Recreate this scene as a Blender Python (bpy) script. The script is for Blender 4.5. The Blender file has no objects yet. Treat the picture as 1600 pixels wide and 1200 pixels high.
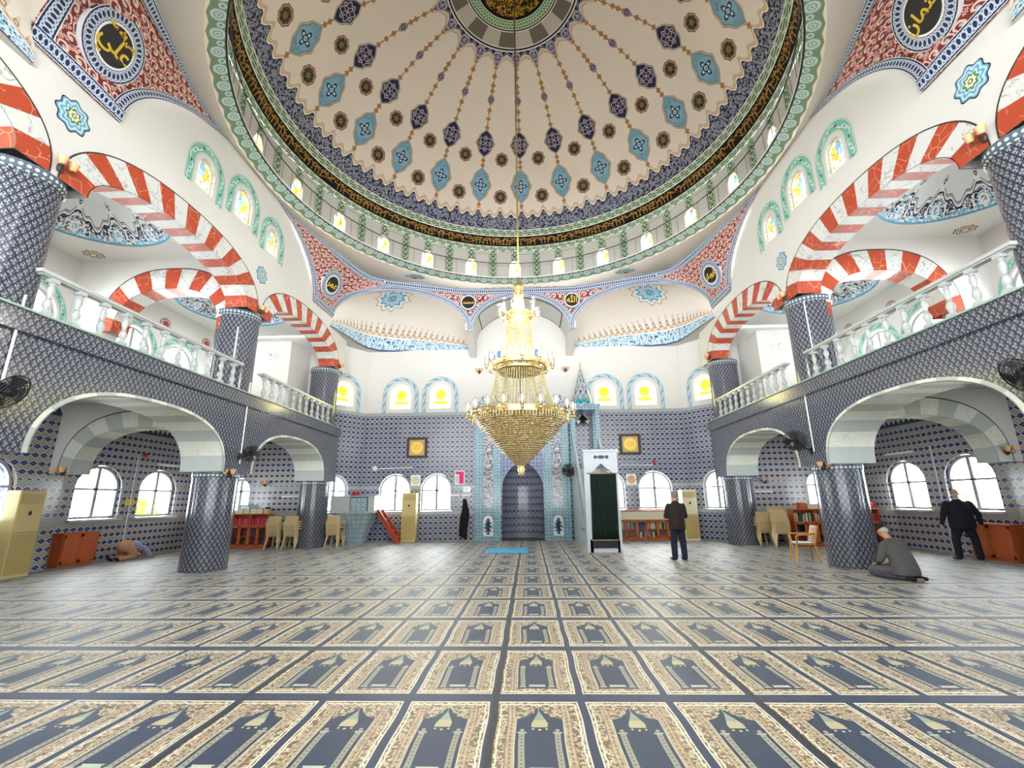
import bpy, bmesh, math, random
from mathutils import Vector, Matrix
from math import pi, sin, cos, sqrt, atan2, radians, hypot, floor, ceil
SC = bpy.context.scene
COL = SC.collection
random.seed(7)
# ---------------------------------------------------------------- camera
YAW, PITCH, ROLL, FPX = radians(1.906), radians(14.234), radians(-0.595), 714.58
def cam_matrix():
    fw = Vector((0, cos(PITCH), sin(PITCH))); up = Vector((0, -sin(PITCH), cos(PITCH))); rt = Vector((1, 0, 0))
    r2 = rt*cos(ROLL) + up*sin(ROLL); u2 = -rt*sin(ROLL) + up*cos(ROLL)
    m = Matrix((r2, u2, -fw)).transposed()
    return Matrix.Rotation(YAW, 3, 'Z') @ m
cd = bpy.data.cameras.new('camera'); cam = bpy.data.objects.new('camera', cd); COL.objects.link(cam)
cd.sensor_width = 36; cd.lens = FPX/1600*36; cd.clip_start = .05; cd.clip_end = 200
cam.matrix_world = Matrix.Translation((.21, 0, 1.55)) @ cam_matrix().to_4x4()
SC.camera = cam
# ---------------------------------------------------------------- sky, exposure
w = bpy.data.worlds.new('sky'); SC.world = w; w.use_nodes = True
wt = w.node_tree; bg = wt.nodes['Background']; bg.inputs[0].default_value = (.93, .97, 1, 1)
_tc = wt.nodes.new('ShaderNodeTexCoord'); _sp = wt.nodes.new('ShaderNodeSeparateXYZ'); wt.links.new(_tc.outputs['Generated'], _sp.inputs[0])
def _ramp(sock, a, b, v0, v1):
    nd = wt.nodes.new('ShaderNodeMapRange'); nd.inputs[1].default_value = a; nd.inputs[2].default_value = b; nd.inputs[3].default_value = v0; nd.inputs[4].default_value = v1; nd.interpolation_type = 'SMOOTHSTEP'; wt.links.new(sock, nd.inputs[0]); return nd.outputs[0]
def _mm(op, a, b):
    nd = wt.nodes.new('ShaderNodeMath'); nd.operation = op; wt.links.new(a, nd.inputs[0]); wt.links.new(b, nd.inputs[1]); return nd.outputs[0]
# hazy sky, brightest beyond the front wall; below the horizon an added glow, as of pale paving, to brighten the dome
SKY_BACK, SKY_FRONT, GLOW_BELOW = 3.0, 11.0, 16.0
wt.links.new(_mm('MAXIMUM', _ramp(_sp.outputs[1], -.35, .35, SKY_BACK, SKY_FRONT), _ramp(_sp.outputs[2], -.02, .02, GLOW_BELOW, 0)), bg.inputs[1])
SC.view_settings.view_transform = 'Standard'; SC.view_settings.look = 'None'
SC.view_settings.exposure = 1.0; SC.view_settings.gamma = 1; SC.view_settings.use_curve_mapping = False
cy = SC.cycles; cy.max_bounces = 7; cy.diffuse_bounces = 5; cy.glossy_bounces = 3; cy.transparent_max_bounces = 8
cy.transmission_bounces = 3; cy.caustics_reflective = False; cy.caustics_refractive = False; cy.sample_clamp_indirect = 8; cy.sample_clamp_direct = 0
cy.use_denoising = True
def portal(loc, nrm, sx, sy):
    l = bpy.data.lights.new('daylight_opening', 'AREA'); l.shape = 'RECTANGLE'; l.size = sx; l.size_y = sy; l.cycles.is_portal = True
    o = bpy.data.objects.new('daylight_opening', l); COL.objects.link(o); o.location = loc
    o.rotation_euler = Vector(nrm).to_track_quat('-Z', 'Z').to_euler()
# ---------------------------------------------------------------- node expression helper
def lin(h):
    if not isinstance(h, str): return tuple(h) + ((1,) if len(h) == 3 else ())
    r = [int(h[i:i+2], 16)/255 for i in (1, 3, 5)]
    return tuple((c/12.92 if c <= .04045 else ((c+.055)/1.055)**2.4) for c in r) + (1,)
class S:
    def __init__(s, t, sk): s.t = t; s.k = sk
    def _m(s, op, *a):
        nd = s.t.nodes.new('ShaderNodeMath'); nd.operation = op
        for i, x in enumerate((s,)+a):
            if isinstance(x, S): s.t.links.new(x.k, nd.inputs[i])
            else: nd.inputs[i].default_value = x
        return S(s.t, nd.outputs[0])
    def __add__(s, o): return s._m('ADD', o)
    __radd__ = __add__
    def __sub__(s, o): return s._m('SUBTRACT', o)
    def __rsub__(s, o): return s._m('MULTIPLY_ADD', -1.0, o) if not isinstance(o, S) else o-s
    def __mul__(s, o): return s._m('MULTIPLY', o)
    __rmul__ = __mul__
    def __truediv__(s, o): return s._m('DIVIDE', o)
    def __neg__(s): return s*-1.0
    def __lt__(s, o): return s._m('LESS_THAN', o)
    def __gt__(s, o): return s._m('GREATER_THAN', o)
def fr(x): return x._m('FRACT')
def fl(x): return x._m('FLOOR')
def ab(x): return x._m('ABSOLUTE')
def sn(x): return x._m('SINE')
def cs(x): return x._m('COSINE')
def sq(x): return x._m('SQRT')
def pw(x, p): return x._m('POWER', p)
def mn(a, b): return a._m('MINIMUM', b)
def mx(a, b): return a._m('MAXIMUM', b)
def at2(y, x): return y._m('ARCTAN2', x)
def acs(x): return x._m('ARCCOSINE')
def hy(a, b): return sq(a*a+b*b)
def cell(x, p): return fr(x*(1/p))-.5
def near(x, c, w): return ab(x-c) < w
def inr(x, a, b): return (x > a)*(x < b)
def mix(a, b, f):
    t = f.t; nd = t.nodes.new('ShaderNodeMix'); nd.data_type = 'RGBA'; t.links.new(f.k, nd.inputs[0])
    for i, x in ((6, a), (7, b)):
        if isinstance(x, S): t.links.new(x.k, nd.inputs[i])
        else: nd.inputs[i].default_value = lin(x)
    return S(t, nd.outputs[2])
class T:
    def __init__(s, t): s.t = t; s.c = {}
    def xyz(s, which):
        if which not in s.c:
            tc = s.t.nodes.new('ShaderNodeTexCoord'); sp = s.t.nodes.new('ShaderNodeSeparateXYZ')
            s.t.links.new(tc.outputs[which], sp.inputs[0]); s.c[which] = [S(s.t, o) for o in sp.outputs]; s.c[which+'v'] = tc.outputs[which]
        return s.c[which]
    def uv(s): return s.xyz('UV')[:2]
    def obj(s): return s.xyz('Object')
    def vec(s, x, y, z=0.0):
        nd = s.t.nodes.new('ShaderNodeCombineXYZ')
        for i, a in enumerate((x, y, z)):
            if isinstance(a, S): s.t.links.new(a.k, nd.inputs[i])
            else: nd.inputs[i].default_value = a
        return nd.outputs[0]
    def noise(s, scale, vec=None, detail=2, dist=0):
        nd = s.t.nodes.new('ShaderNodeTexNoise'); nd.inputs['Scale'].default_value = scale; nd.inputs['Detail'].default_value = detail; nd.inputs['Distortion'].default_value = dist
        if vec is None: s.obj(); vec = s.c['Objectv']
        s.t.links.new(vec, nd.inputs['Vector']); return S(s.t, nd.outputs['Fac'])
    def vor(s, scale, vec=None, feature='DISTANCE_TO_EDGE', out='Distance', dim='3D'):
        nd = s.t.nodes.new('ShaderNodeTexVoronoi'); nd.feature = feature; nd.voronoi_dimensions = dim; nd.inputs['Scale'].default_value = scale
        if vec is None: s.obj(); vec = s.c['Objectv']
        s.t.links.new(vec, nd.inputs['Vector']); return S(s.t, nd.outputs[out])
MATS = {}
def mat(name, fn, rough=.55, metal=0, spec=.4, coat=0, bump=None, bd=.004, sheen=0, alpha=None, trans=0, emit=None):
    m = bpy.data.materials.new(name); m.use_nodes = True; nt = m.node_tree; b = nt.nodes['Principled BSDF']
    b.inputs['Roughness'].default_value = rough; b.inputs['Metallic'].default_value = metal
    b.inputs['Specular IOR Level'].default_value = spec; b.inputs['Coat Weight'].default_value = coat
    b.inputs['Transmission Weight'].default_value = trans
    if sheen: b.inputs['Sheen Weight'].default_value = sheen; b.inputs['Sheen Roughness'].default_value = .35; b.inputs['Sheen Tint'].default_value = (.82, .9, 1, 1)
    t = T(nt)
    c = fn(t) if callable(fn) else None
    if c is None:
        base = lin(fn); nz = t.noise(9, detail=3)   # slight tone variation of the real surface
        c = mix([x*.94 for x in base[:3]], [min(1, x*1.05) for x in base[:3]], nz)
    nt.links.new(c.k, b.inputs['Base Color'])
    if bump:
        h = bump(t); bn = nt.nodes.new('ShaderNodeBump'); bn.inputs['Distance'].default_value = bd; bn.inputs['Strength'].default_value = .6
        nt.links.new(h.k, bn.inputs['Height']); nt.links.new(bn.outputs[0], b.inputs['Normal'])
    if emit: b.inputs['Emission Color'].default_value = lin(emit[0]); b.inputs['Emission Strength'].default_value = emit[1]
    MATS[name] = m; return m
def tinted(name, fn, gloss=.06):
    m = bpy.data.materials.new(name); m.use_nodes = True; nt = m.node_tree; nt.nodes.clear()
    o = nt.nodes.new('ShaderNodeOutputMaterial'); tr = nt.nodes.new('ShaderNodeBsdfTransparent'); g = nt.nodes.new('ShaderNodeBsdfGlossy'); g.inputs['Roughness'].default_value = .05
    mxn = nt.nodes.new('ShaderNodeMixShader'); mxn.inputs[0].default_value = gloss
    t = T(nt); c = fn(t); nt.links.new(c.k, tr.inputs[0])
    nt.links.new(tr.outputs[0], mxn.inputs[1]); nt.links.new(g.outputs[0], mxn.inputs[2]); nt.links.new(mxn.outputs[0], o.inputs[0])
    MATS[name] = m; return m
# ---------------------------------------------------------------- mesh builder
class MB:
    def __init__(s): s.v = []; s.f = []; s.uv = []; s.mi = []
    def face(s, pts, uvs=None, mi=0):
        b = len(s.v); s.v += [tuple(p) for p in pts]; s.f.append(tuple(range(b, b+len(pts))))
        s.uv.append(uvs or [(p[0], p[2]) for p in pts]); s.mi.append(mi)
    def grid(s, fn, nu, nv, uvfn=None, mi=0, closed=False):
        b = len(s.v)
        for j in range(nv+1):
            for i in range(nu+(0 if closed else 1)): s.v.append(tuple(fn(i/nu, j/nv)))
        W = nu if closed else nu+1
        for j in range(nv):
            for i in range(nu):
                i2 = (i+1) % W if closed else i+1
                s.f.append((b+j*W+i, b+j*W+i2, b+(j+1)*W+i2, b+(j+1)*W+i))
                q = [(i/nu, j/nv), ((i+1)/nu, j/nv), ((i+1)/nu, (j+1)/nv), (i/nu, (j+1)/nv)]
                s.uv.append([uvfn(*a) for a in q] if uvfn else q); s.mi.append(mi)
    def box(s, c, d, rz=0, mi=0, M=None):
        hx, hy_, hz = d[0]/2, d[1]/2, d[2]/2; R = Matrix.Rotation(rz, 3, 'Z'); b = len(s.v)
        L = [Vector((x, y, z)) for z in (-hz, hz) for x, y in ((-hx, -hy_), (hx, -hy_), (hx, hy_), (-hx, hy_))]
        P = [R @ p + Vector(c) for p in L]
        if M: P = [M @ p for p in P]
        for q in ((0, 3, 2, 1), (4, 5, 6, 7), (0, 1, 5, 4), (1, 2, 6, 5), (2, 3, 7, 6), (3, 0, 4, 7)):
            n = (L[q[1]]-L[q[0]]).cross(L[q[2]]-L[q[1]]); ax = max(range(3), key=lambda k: abs(n[k])); a_ = [k for k in range(3) if k != ax]
            s.face([P[k] for k in q], [(L[k][a_[0]], L[k][a_[1]]) for k in q], mi)
    def lathe(s, prof, c=(0, 0, 0), seg=24, mi=0, M=None, flut=None):
        def f(u, v):
            k = v*(len(prof)-1); i = min(int(k+1e-6), len(prof)-1); r, z = prof[i]; a = 2*pi*u
            if flut: r *= 1+flut[1]*cos(a*flut[0])
            p = Vector((c[0]+r*sin(a), c[1]+r*cos(a), c[2]+z)); return M @ p if M else p
        rm = max(p[0] for p in prof); L = [0]
        for i in range(1, len(prof)): L.append(L[-1]+hypot(prof[i][0]-prof[i-1][0], prof[i][1]-prof[i-1][1]))
        s.grid(f, seg, len(prof)-1, lambda u, v: (u*2*pi*rm, prof[0][1]+L[min(int(v*(len(prof)-1)+1e-6), len(prof)-1)]), mi, closed=True)
    def tube(s, pts, r, seg=8, mi=0, cap=True):
        pts = [Vector(p) for p in pts]; n = len(pts); rr = r if isinstance(r, (list, tuple)) else [r]*n
        up = None; rings = []
        for i, p in enumerate(pts):
            d = (pts[min(i+1, n-1)]-pts[max(i-1, 0)]).normalized()
            if up is None: up = d.orthogonal().normalized()
            up = (up-d*up.dot(d)); up = up.normalized() if up.length > 1e-6 else d.orthogonal().normalized(); sd = d.cross(up)
            rings.append([p+(up*cos(2*pi*k/seg)+sd*sin(2*pi*k/seg))*rr[i] for k in range(seg)])
        b = len(s.v)
        for rg in rings: s.v += [tuple(p) for p in rg]
        for i in range(n-1):
            for k in range(seg):
                k2 = (k+1) % seg; s.f.append((b+i*seg+k, b+i*seg+k2, b+(i+1)*seg+k2, b+(i+1)*seg+k)); s.uv.append([(k/seg, i), ((k+1)/seg, i), ((k+1)/seg, i+1), (k/seg, i+1)]); s.mi.append(mi)
        if cap:
            for q in (list(range(b+seg-1, b-1, -1)), list(range(b+(n-1)*seg, b+n*seg))): s.f.append(tuple(q)); s.uv.append([(0, 0)]*seg); s.mi.append(mi)
    def ell(s, c, r, M=None, seg=16, ring=10, mi=0):
        def f(u, v):
            a = 2*pi*u; b = pi*(v-.5); p = Vector((c[0]+r[0]*cos(b)*cos(a), c[1]+r[1]*cos(b)*sin(a), c[2]+r[2]*sin(b))); return M @ p if M else p
        s.grid(f, seg, ring, mi=mi, closed=True)
    def capsule(s, a, b, ra, rb, seg=12, mi=0):
        a = Vector(a); b = Vector(b); d = (b-a); L = d.length or 1e-4; d = d/L; pts = []; rr = []
        for k in range(4): t = (k/4)*pi/2; pts.append(a-d*ra*cos(t)*.98); rr.append(max(.0008, ra*sin(t)+.0005))
        pts.append(a); rr.append(ra); pts.append((a+b)/2); rr.append((ra+rb)/2); pts.append(b); rr.append(rb)
        for k in range(1, 5): t = (k/4)*pi/2; pts.append(b+d*rb*sin(t)*.98); rr.append(max(.0008, rb*cos(t)+.0005))
        s.tube(pts, rr, seg, mi)
    def prism(s, poly, fn, mi=0, mi2=None, depth=(0, 1)):
        """poly: 2D points; fn(x, y, d) -> world point; extruded between the two depths"""
        A = [fn(x, y, depth[0]) for x, y in poly]; B = [fn(x, y, depth[1]) for x, y in poly]; n = len(poly)
        s.face(A[::-1], [p for p in poly][::-1], mi); s.face(B, [p for p in poly], mi)
        for i in range(n):
            j = (i+1) % n; s.face([A[i], A[j], B[j], B[i]], [(poly[i][0], poly[i][1]), (poly[j][0], poly[j][1]), (poly[j][0], poly[j][1]+.1), (poly[i][0], poly[i][1]+.1)], mi if mi2 is None else mi2)
    def build(s, name, mats, parent=None, smooth=False, loc=None, rz=0, merge=1e-5, autos=None, flip=False):
        me = bpy.data.meshes.new(name); me.from_pydata(s.v, [], s.f)
        ul = me.uv_layers.new(name='UVMap'); flat = [c for f in s.uv for uv in f for c in uv]; ul.data.foreach_set('uv', flat)
        for m in (mats if isinstance(mats, (list, tuple)) else [mats]): me.materials.append(MATS[m] if isinstance(m, str) else m)
        me.polygons.foreach_set('material_index', s.mi)
        if smooth or autos: me.polygons.foreach_set('use_smooth', [True]*len(s.f))
        if merge:
            bm = bmesh.new(); bm.from_mesh(me); bmesh.ops.remove_doubles(bm, verts=bm.verts, dist=merge)
            if flip: bmesh.ops.reverse_faces(bm, faces=bm.faces)
            bm.to_mesh(me); bm.free()
        if autos: me.set_sharp_from_angle(angle=radians(autos))
        me.update()
        o = bpy.data.objects.new(name, me); COL.objects.link(o)
        if parent: o.parent = parent
        if loc: o.location = loc
        if rz: o.rotation_euler.z = rz
        return o
def tag(o, label, cat, group=None, kind=None):
    o['label'] = label; o['category'] = cat
    if group: o['group'] = group
    if kind: o['kind'] = kind
    return o
def struct(o, label=None):
    o['kind'] = 'structure'
    if label: o['label'] = label
    return o
def thing(name, label, cat, loc=(0, 0, 0), rz=0, group=None):
    o = bpy.data.objects.new(name, None); o.empty_display_size = .1; COL.objects.link(o); o.location = loc; o.rotation_euler.z = rz
    return tag(o, label, cat, group)
def dup(o, loc=None, rz=None, label=None, parent=None, group=None, scale=None, skip=()):
    c = o.copy(); COL.objects.link(c)
    if parent: c.parent = parent
    if loc is not None: c.location = loc
    if rz is not None: c.rotation_euler.z = rz
    if scale is not None: c.scale = scale
    if label: c['label'] = label
    if group: c['group'] = group
    for ch in list(o.children): dup(ch, parent=c)
    return c
def supe(t, a, b, n):
    """height of a superellipse arch of half width a and rise b at offset t"""
    k = min(1, abs(t)/a); return b*(1-k**n)**(1/n)
def wall(mb, org, sd, nd, s0, s1, z0, z1, holes=(), thick=.25, mi=(0, 1, 0), back=True, n_arch=24, reveal=True, uo=0):
    """vertical wall: org + s*sd + z*up, thickness along nd. holes: (s0,s1,zb,zspring,rise,exp)"""
    org = Vector(org); sd = Vector(sd).normalized(); nd = Vector(nd).normalized(); up = Vector((0, 0, 1))
    P = lambda s, z, d: org+sd*s+up*z+nd*d
    bps = {s0, s1}
    for h in holes:
        for k in range(n_arch+1): 
            a = (h[0]+h[1])/2; w_ = (h[1]-h[0])/2; bps.add(round(a-w_*cos(pi*k/n_arch), 5))
    bps = sorted(b for b in bps if s0-1e-6 <= b <= s1+1e-6)
    def top(h, s):
        a = (h[0]+h[1])/2; w_ = (h[1]-h[0])/2
        return h[3]+(supe(s-a, w_, h[4], h[5]) if h[4] else 0)
    for i in range(len(bps)-1):
        a, b = bps[i], bps[i+1]
        if b-a < 1e-5: continue
        m = (a+b)/2; hs = sorted([h for h in holes if h[0]-1e-6 < m < h[1]+1e-6], key=lambda h: h[2])
        cur = (z0, z0); segs = []
        for h in hs:
            segs.append((cur, (h[2], h[2]))); cur = (top(h, a), top(h, b))
            if reveal:
                mb.face([P(a, cur[0], 0), P(b, cur[1], 0), P(b, cur[1], thick), P(a, cur[0], thick)], [(a, 0), (b, 0), (b, thick), (a, thick)], mi[1])
                if h[2] > z0+1e-4: mb.face([P(a, h[2], 0), P(a, h[2], thick), P(b, h[2], thick), P(b, h[2], 0)], [(a, 0), (a, thick), (b, thick), (b, 0)], mi[1])
        segs.append((cur, (z1, z1)))
        for lo, hi in segs:
            if max(hi)-min(lo) < 1e-5: continue
            q = [(a, lo[0]), (b, lo[1]), (b, hi[1]), (a, hi[0])]; uv = [(x+uo, y) for x, y in q]
            mb.face([P(x, y, 0) for x, y in q], uv, mi[0])
            if back: mb.face([P(x, y, thick) for x, y in q[::-1]], uv[::-1], mi[2])
    if reveal:
        for h in holes:
            for s in (h[0], h[1]):
                if h[3] > h[2] and s0-1e-4 <= s <= s1+1e-4: mb.face([P(s, h[2], 0), P(s, h[3], 0), P(s, h[3], thick), P(s, h[2], thick)], [(0, h[2]), (0, h[3]), (thick, h[3]), (thick, h[2])], mi[1])
    for s in (s0, s1): mb.face([P(s, z0, 0), P(s, z1, 0), P(s, z1, thick), P(s, z0, thick)], [(0, z0), (0, z1), (thick, z1), (thick, z0)], mi[0])
    mb.face([P(s0, z1, 0), P(s1, z1, 0), P(s1, z1, thick), P(s0, z1, thick)], None, mi[0])
def arc_pts(c, a, b, n, N, z0=0, ends=0):
    """superellipse arch points (s,z) from left spring to right spring"""
    out = []
    for k in range(N+1):
        th = pi*k/N; x = -cos(th); y = sin(th)
        out.append((c+a*math.copysign(abs(x)**(2/n), x), z0+b*abs(y)**(2/n)))
    return out
def voussoirs(mb, org, sd, nd, c, z0, ai, bi, ao, bo, n, N, thick, proud=.012, sub=4, both=True, mats=(0, 1), outline=None):
    org = Vector(org); sd = Vector(sd).normalized(); nd = Vector(nd).normalized(); up = Vector((0, 0, 1))
    P = lambda s, z, d: org+sd*s+up*z+nd*d
    K = N*sub; I0 = arc_pts(c, ai, bi, n, 400, z0); O0 = arc_pts(c, ao, bo, n, 400, z0)
    def res(A, K):
        L = [0]
        for i in range(1, len(A)): L.append(L[-1]+hypot(A[i][0]-A[i-1][0], A[i][1]-A[i-1][1]))
        out = []; j = 0
        for k in range(K+1):
            t = L[-1]*k/K
            while j < len(L)-2 and L[j+1] < t: j += 1
            f = (t-L[j])/max(1e-9, L[j+1]-L[j]); out.append((A[j][0]+(A[j+1][0]-A[j][0])*f, A[j][1]+(A[j+1][1]-A[j][1])*f))
        return out
    I = res(I0, K); O = res(O0, K); e = .008
    for k in range(K):
        m = mats[(k//sub) % 2]; i0, i1, o0, o1 = I[k], I[k+1], O[k], O[k+1]
        uv = [(i0[0], i0[1]), (i1[0], i1[1]), (o1[0], o1[1]), (o0[0], o0[1])]
        mb.face([P(*i0, -proud), P(*i1, -proud), P(*o1, -proud), P(*o0, -proud)], uv, m)
        if both: mb.face([P(*o0, thick+proud), P(*o1, thick+proud), P(*i1, thick+proud), P(*i0, thick+proud)], uv[::-1], m)
        s0_ = lambda p: (c+(p[0]-c)*(1-e), z0+(p[1]-z0)*(1-e))
        j0, j1 = s0_(i0), s0_(i1)
        mb.face([P(*j0, -proud), P(*j0, thick+proud), P(*j1, thick+proud), P(*j1, -proud)], [(i0[0], 0), (i0[0], thick), (i1[0], thick), (i1[0], 0)], m)
        mb.face([P(*o0, -proud), P(*o1, -proud), P(*o1, 0), P(*o0, 0)], None, m)
        if outline is not None:
            x0, x1 = [(c+(p[0]-c)*1.010, z0+(p[1]-z0)*1.018) for p in (o0, o1)]; mb.face([P(*o0, -proud), P(*o1, -proud), P(*x1, -proud), P(*x0, -proud)], None, outline)
# ---------------------------------------------------------------- materials
mat('white_paint', lambda n: mix('#c6c5c1', '#cfcdc9', n.noise(.6)), rough=.7, spec=.25)
mat('white_plastic', '#e6e6e4', rough=.35); mat('window_grey', '#9fa3a6', rough=.4); mat('turned_white', '#b4b8b6', rough=.3)
mat('cream_paint', lambda n: mix('#d0cac1', '#d8d2c9', n.noise(.7)), rough=.75, spec=.2)
mat('crystal_bead', lambda n: mix('#8f7f4e', '#cdbf88', n.noise(50)), rough=.15, metal=.3, spec=.8); mat('black', '#101012', rough=.4); mat('dark_grey', '#2e2f33', rough=.45); mat('steel', '#b8bcc0', rough=.3, metal=.9)
mat('gold', lambda n: mix('#a88c4c', '#e2cc90', n.noise(40)), rough=.28, metal=.9)
mat('brass', '#c9a248', rough=.3, metal=.9)
def f_tile(n):
    u, v = n.uv(); p = .2
    a = ab(cell(u, p)); b = ab(cell(v, p)); d = a+b*1.5
    nz = n.noise(60, n.vec(u, v), 2)
    navy = mix('#2a3152', '#434e78', (d < .15)*1.0)
    grey = mix('#7d8190', '#9c9da2', nz > .5); grey = mix(grey, '#5b5f6c', d > .90)
    c = mix(navy, grey, d > .52); c = mix(c, '#d3d7e4', inr(d, .505, .575))
    c = mix(c, '#8d93a3', (ab(cell(u+.1, .2)) < .008)+(ab(cell(v+.1, .2)) < .008))
    z = inr(v, 1.02, 1.15)+inr(v, 2.02, 2.13)+inr(v, 5.02, 5.3)
    s = sn(u*90)*sn(v*90)+nz
    band = mix('#8b9496', '#a8b1b1', s > .45)
    return mix(c, band, z > .5)
mat('tile_wall', f_tile, rough=.16, spec=.5)
def f_tile_s(n):      # same glaze with beige fans, used in the aisles
    u, v = n.uv(); p = .2
    a = ab(cell(u, p)); b = ab(cell(v, p)); d = a+b*1.45; nz = n.noise(60, n.vec(u, v), 2)
    navy = mix('#344170', '#52649c', (d < .16)*1.0)
    grey = mix('#9d9689', '#bdb5a6', nz > .5); grey = mix(grey, '#6e6a66', inr(d, .74, .79))
    c = mix(navy, grey, d > .55); c = mix(c, '#e2e5ee', inr(d, .51, .63))
    c = mix(c, '#8d93a3', (ab(cell(u+.1, .2)) < .007)+(ab(cell(v+.1, .2)) < .007))
    z = inr(v, 1.0, 1.15)+inr(v, 2.0, 2.12)+inr(v, 3.55, 3.7)
    band = mix('#8d979a', '#aab4b6', (sn(u*90)*sn(v*90)+nz) > .45)
    c = mix(c, band, z > .5)
    sc = (v > 3.7)*((v-3.7) > (ab(cell(u, .2))*.3+.06)); c = mix(c, '#3a4a6a', inr(v, 3.7, 3.9)); c = mix(c, '#e6e6e0', sc)
    return c
mat('aisle_tile', f_tile_s, rough=.16, spec=.5)
def f_trellis(pu, pv, petal='#8f939e'):
    def f(n):
        u, v = n.uv(); U = u*(1/pu); V = v*(1/pv)
        a = fr(U+V)-.5; b = fr(U-V)-.5; e = mx(ab(a), ab(b)); x = (a+b)*.5; y = (a-b)*.5; r = hy(x, y); th = at2(y, x)
        c = mix('#3b3e4a', '#555863', n.noise(30, n.vec(u, v)) > .5)
        lf = inr(r, .10, .27)*(cs(th*3.0) > .25); c = mix(c, petal, lf)
        c = mix(c, '#bfc2ca', r < .05); c = mix(c, '#1c1f2b', e > .42); c = mix(c, '#7d818c', inr(e, .38, .42)*(y > 0.0))
        return mix(c, '#6f7480', (ab(cell(u, .2)) < .005)+(ab(cell(v, .2)) < .005))
    return f
mat('trellis_tile', f_trellis(.11, .17), rough=.16, spec=.5)
mat('collar_tile', lambda n: mix('#55606e', '#c4d4cf', (lambda u, v: (hy(cell(u, .09), cell(v, .09)*1.0) < .3))(*n.uv())), rough=.2)
def f_chain(n):
    u, v = n.uv(); y = v-.5; x = cell(u, .62); x2 = fr(u*(1/.62))-.5
    r1 = hy(x*.62, y); xb = fr(u*(1/.62)+.5)-.5; r2 = hy(xb*.62, y)
    ln = mx(near(r1, .31, .045), near(r2, .31, .045)); c = mix('#17204a', '#b4c2d6', ln)
    tri = (ab(y) < .13)*(ab(cell(u+.15, .31)) < .17); c = mix(c, '#e8e2d4', tri*(1-ln*1.0))
    c = mix(c, '#0f1430', near(ab(y), .42, .03)); return mix(c, '#dde1e8', ab(y) > .45)
mat('chain_border', f_chain, rough=.6)
def f_arab(bg1, fg1, p=.34, fg2=None):
    def f(n):
        u, v = n.uv(); U = u*(1/p); V = v*(1/p)
        wx = sn(V*6.283)*.08; U2 = U+wx; x = fr(U2)-.5; y = fr(V)-.5
        s = (fr(fl(U2)*.5+fl(V)*.5) > .25)*2.0-1.0
        r = hy(x, y); th = at2(y, x*s); sp = fr(th*(1/6.2832)-r*2.3)
        ln = near(sp, .5, .2)*(r < .46)
        xc = .5-ab(x); yc = .5-ab(y); rc = hy(xc, yc); tc = at2(yc, xc); fw = near(rc, .14, .06)*(cs(tc*8.0) > -.2)+(rc < .04)
        bl = (n.noise(5/p*.5, n.vec(u, v), 1) > .57)*near(ab(cell(u+v, p*.35)), .25, .14)
        m = mx(mx(ln, fw), bl*(1-(r < .3)*1.0))
        c = mix(bg1, fg1, m)
        if fg2: c = mix(c, fg2, (r < .12)+0.0)
        return c
    return f
mat('red_arabesque', f_arab('#6e2320', '#e2b9ae', .3, '#9fb4bd'), rough=.65)
mat('navy_arabesque', f_arab('#232a48', '#a9a5b8', .22), rough=.65)
def f_redmarble(n):
    c = mix('#a03c24', '#b14c30', n.noise(4, detail=3)); e = n.vor(4.5, out='Distance')
    return mix(c, '#d08a70', (e < .022)*(n.noise(2.2) > .47))
mat('red_marble', f_redmarble, rough=.45)
def f_whmarble(n):
    x = n.noise(3, detail=4, dist=1.2); return mix('#c9cac7', '#9ea4a2', near(x, .5, .014)*(n.noise(1.3) > .42))
mat('white_marble', f_whmarble, rough=.4)
mat('grey_block', lambda n: mix('#a9b0ab', '#b6bcb7', n.noise(4, detail=3)), rough=.5)
mat('pale_block', lambda n: mix('#d6d8cc', '#c6cabf', near(n.noise(3, detail=4, dist=1), .5, .012)), rough=.5)
mat('minbar_marble', lambda n: mix('#c9d0d6', '#aeb8c2', n.noise(2.5, detail=5, dist=1.5)), rough=.3)
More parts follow.
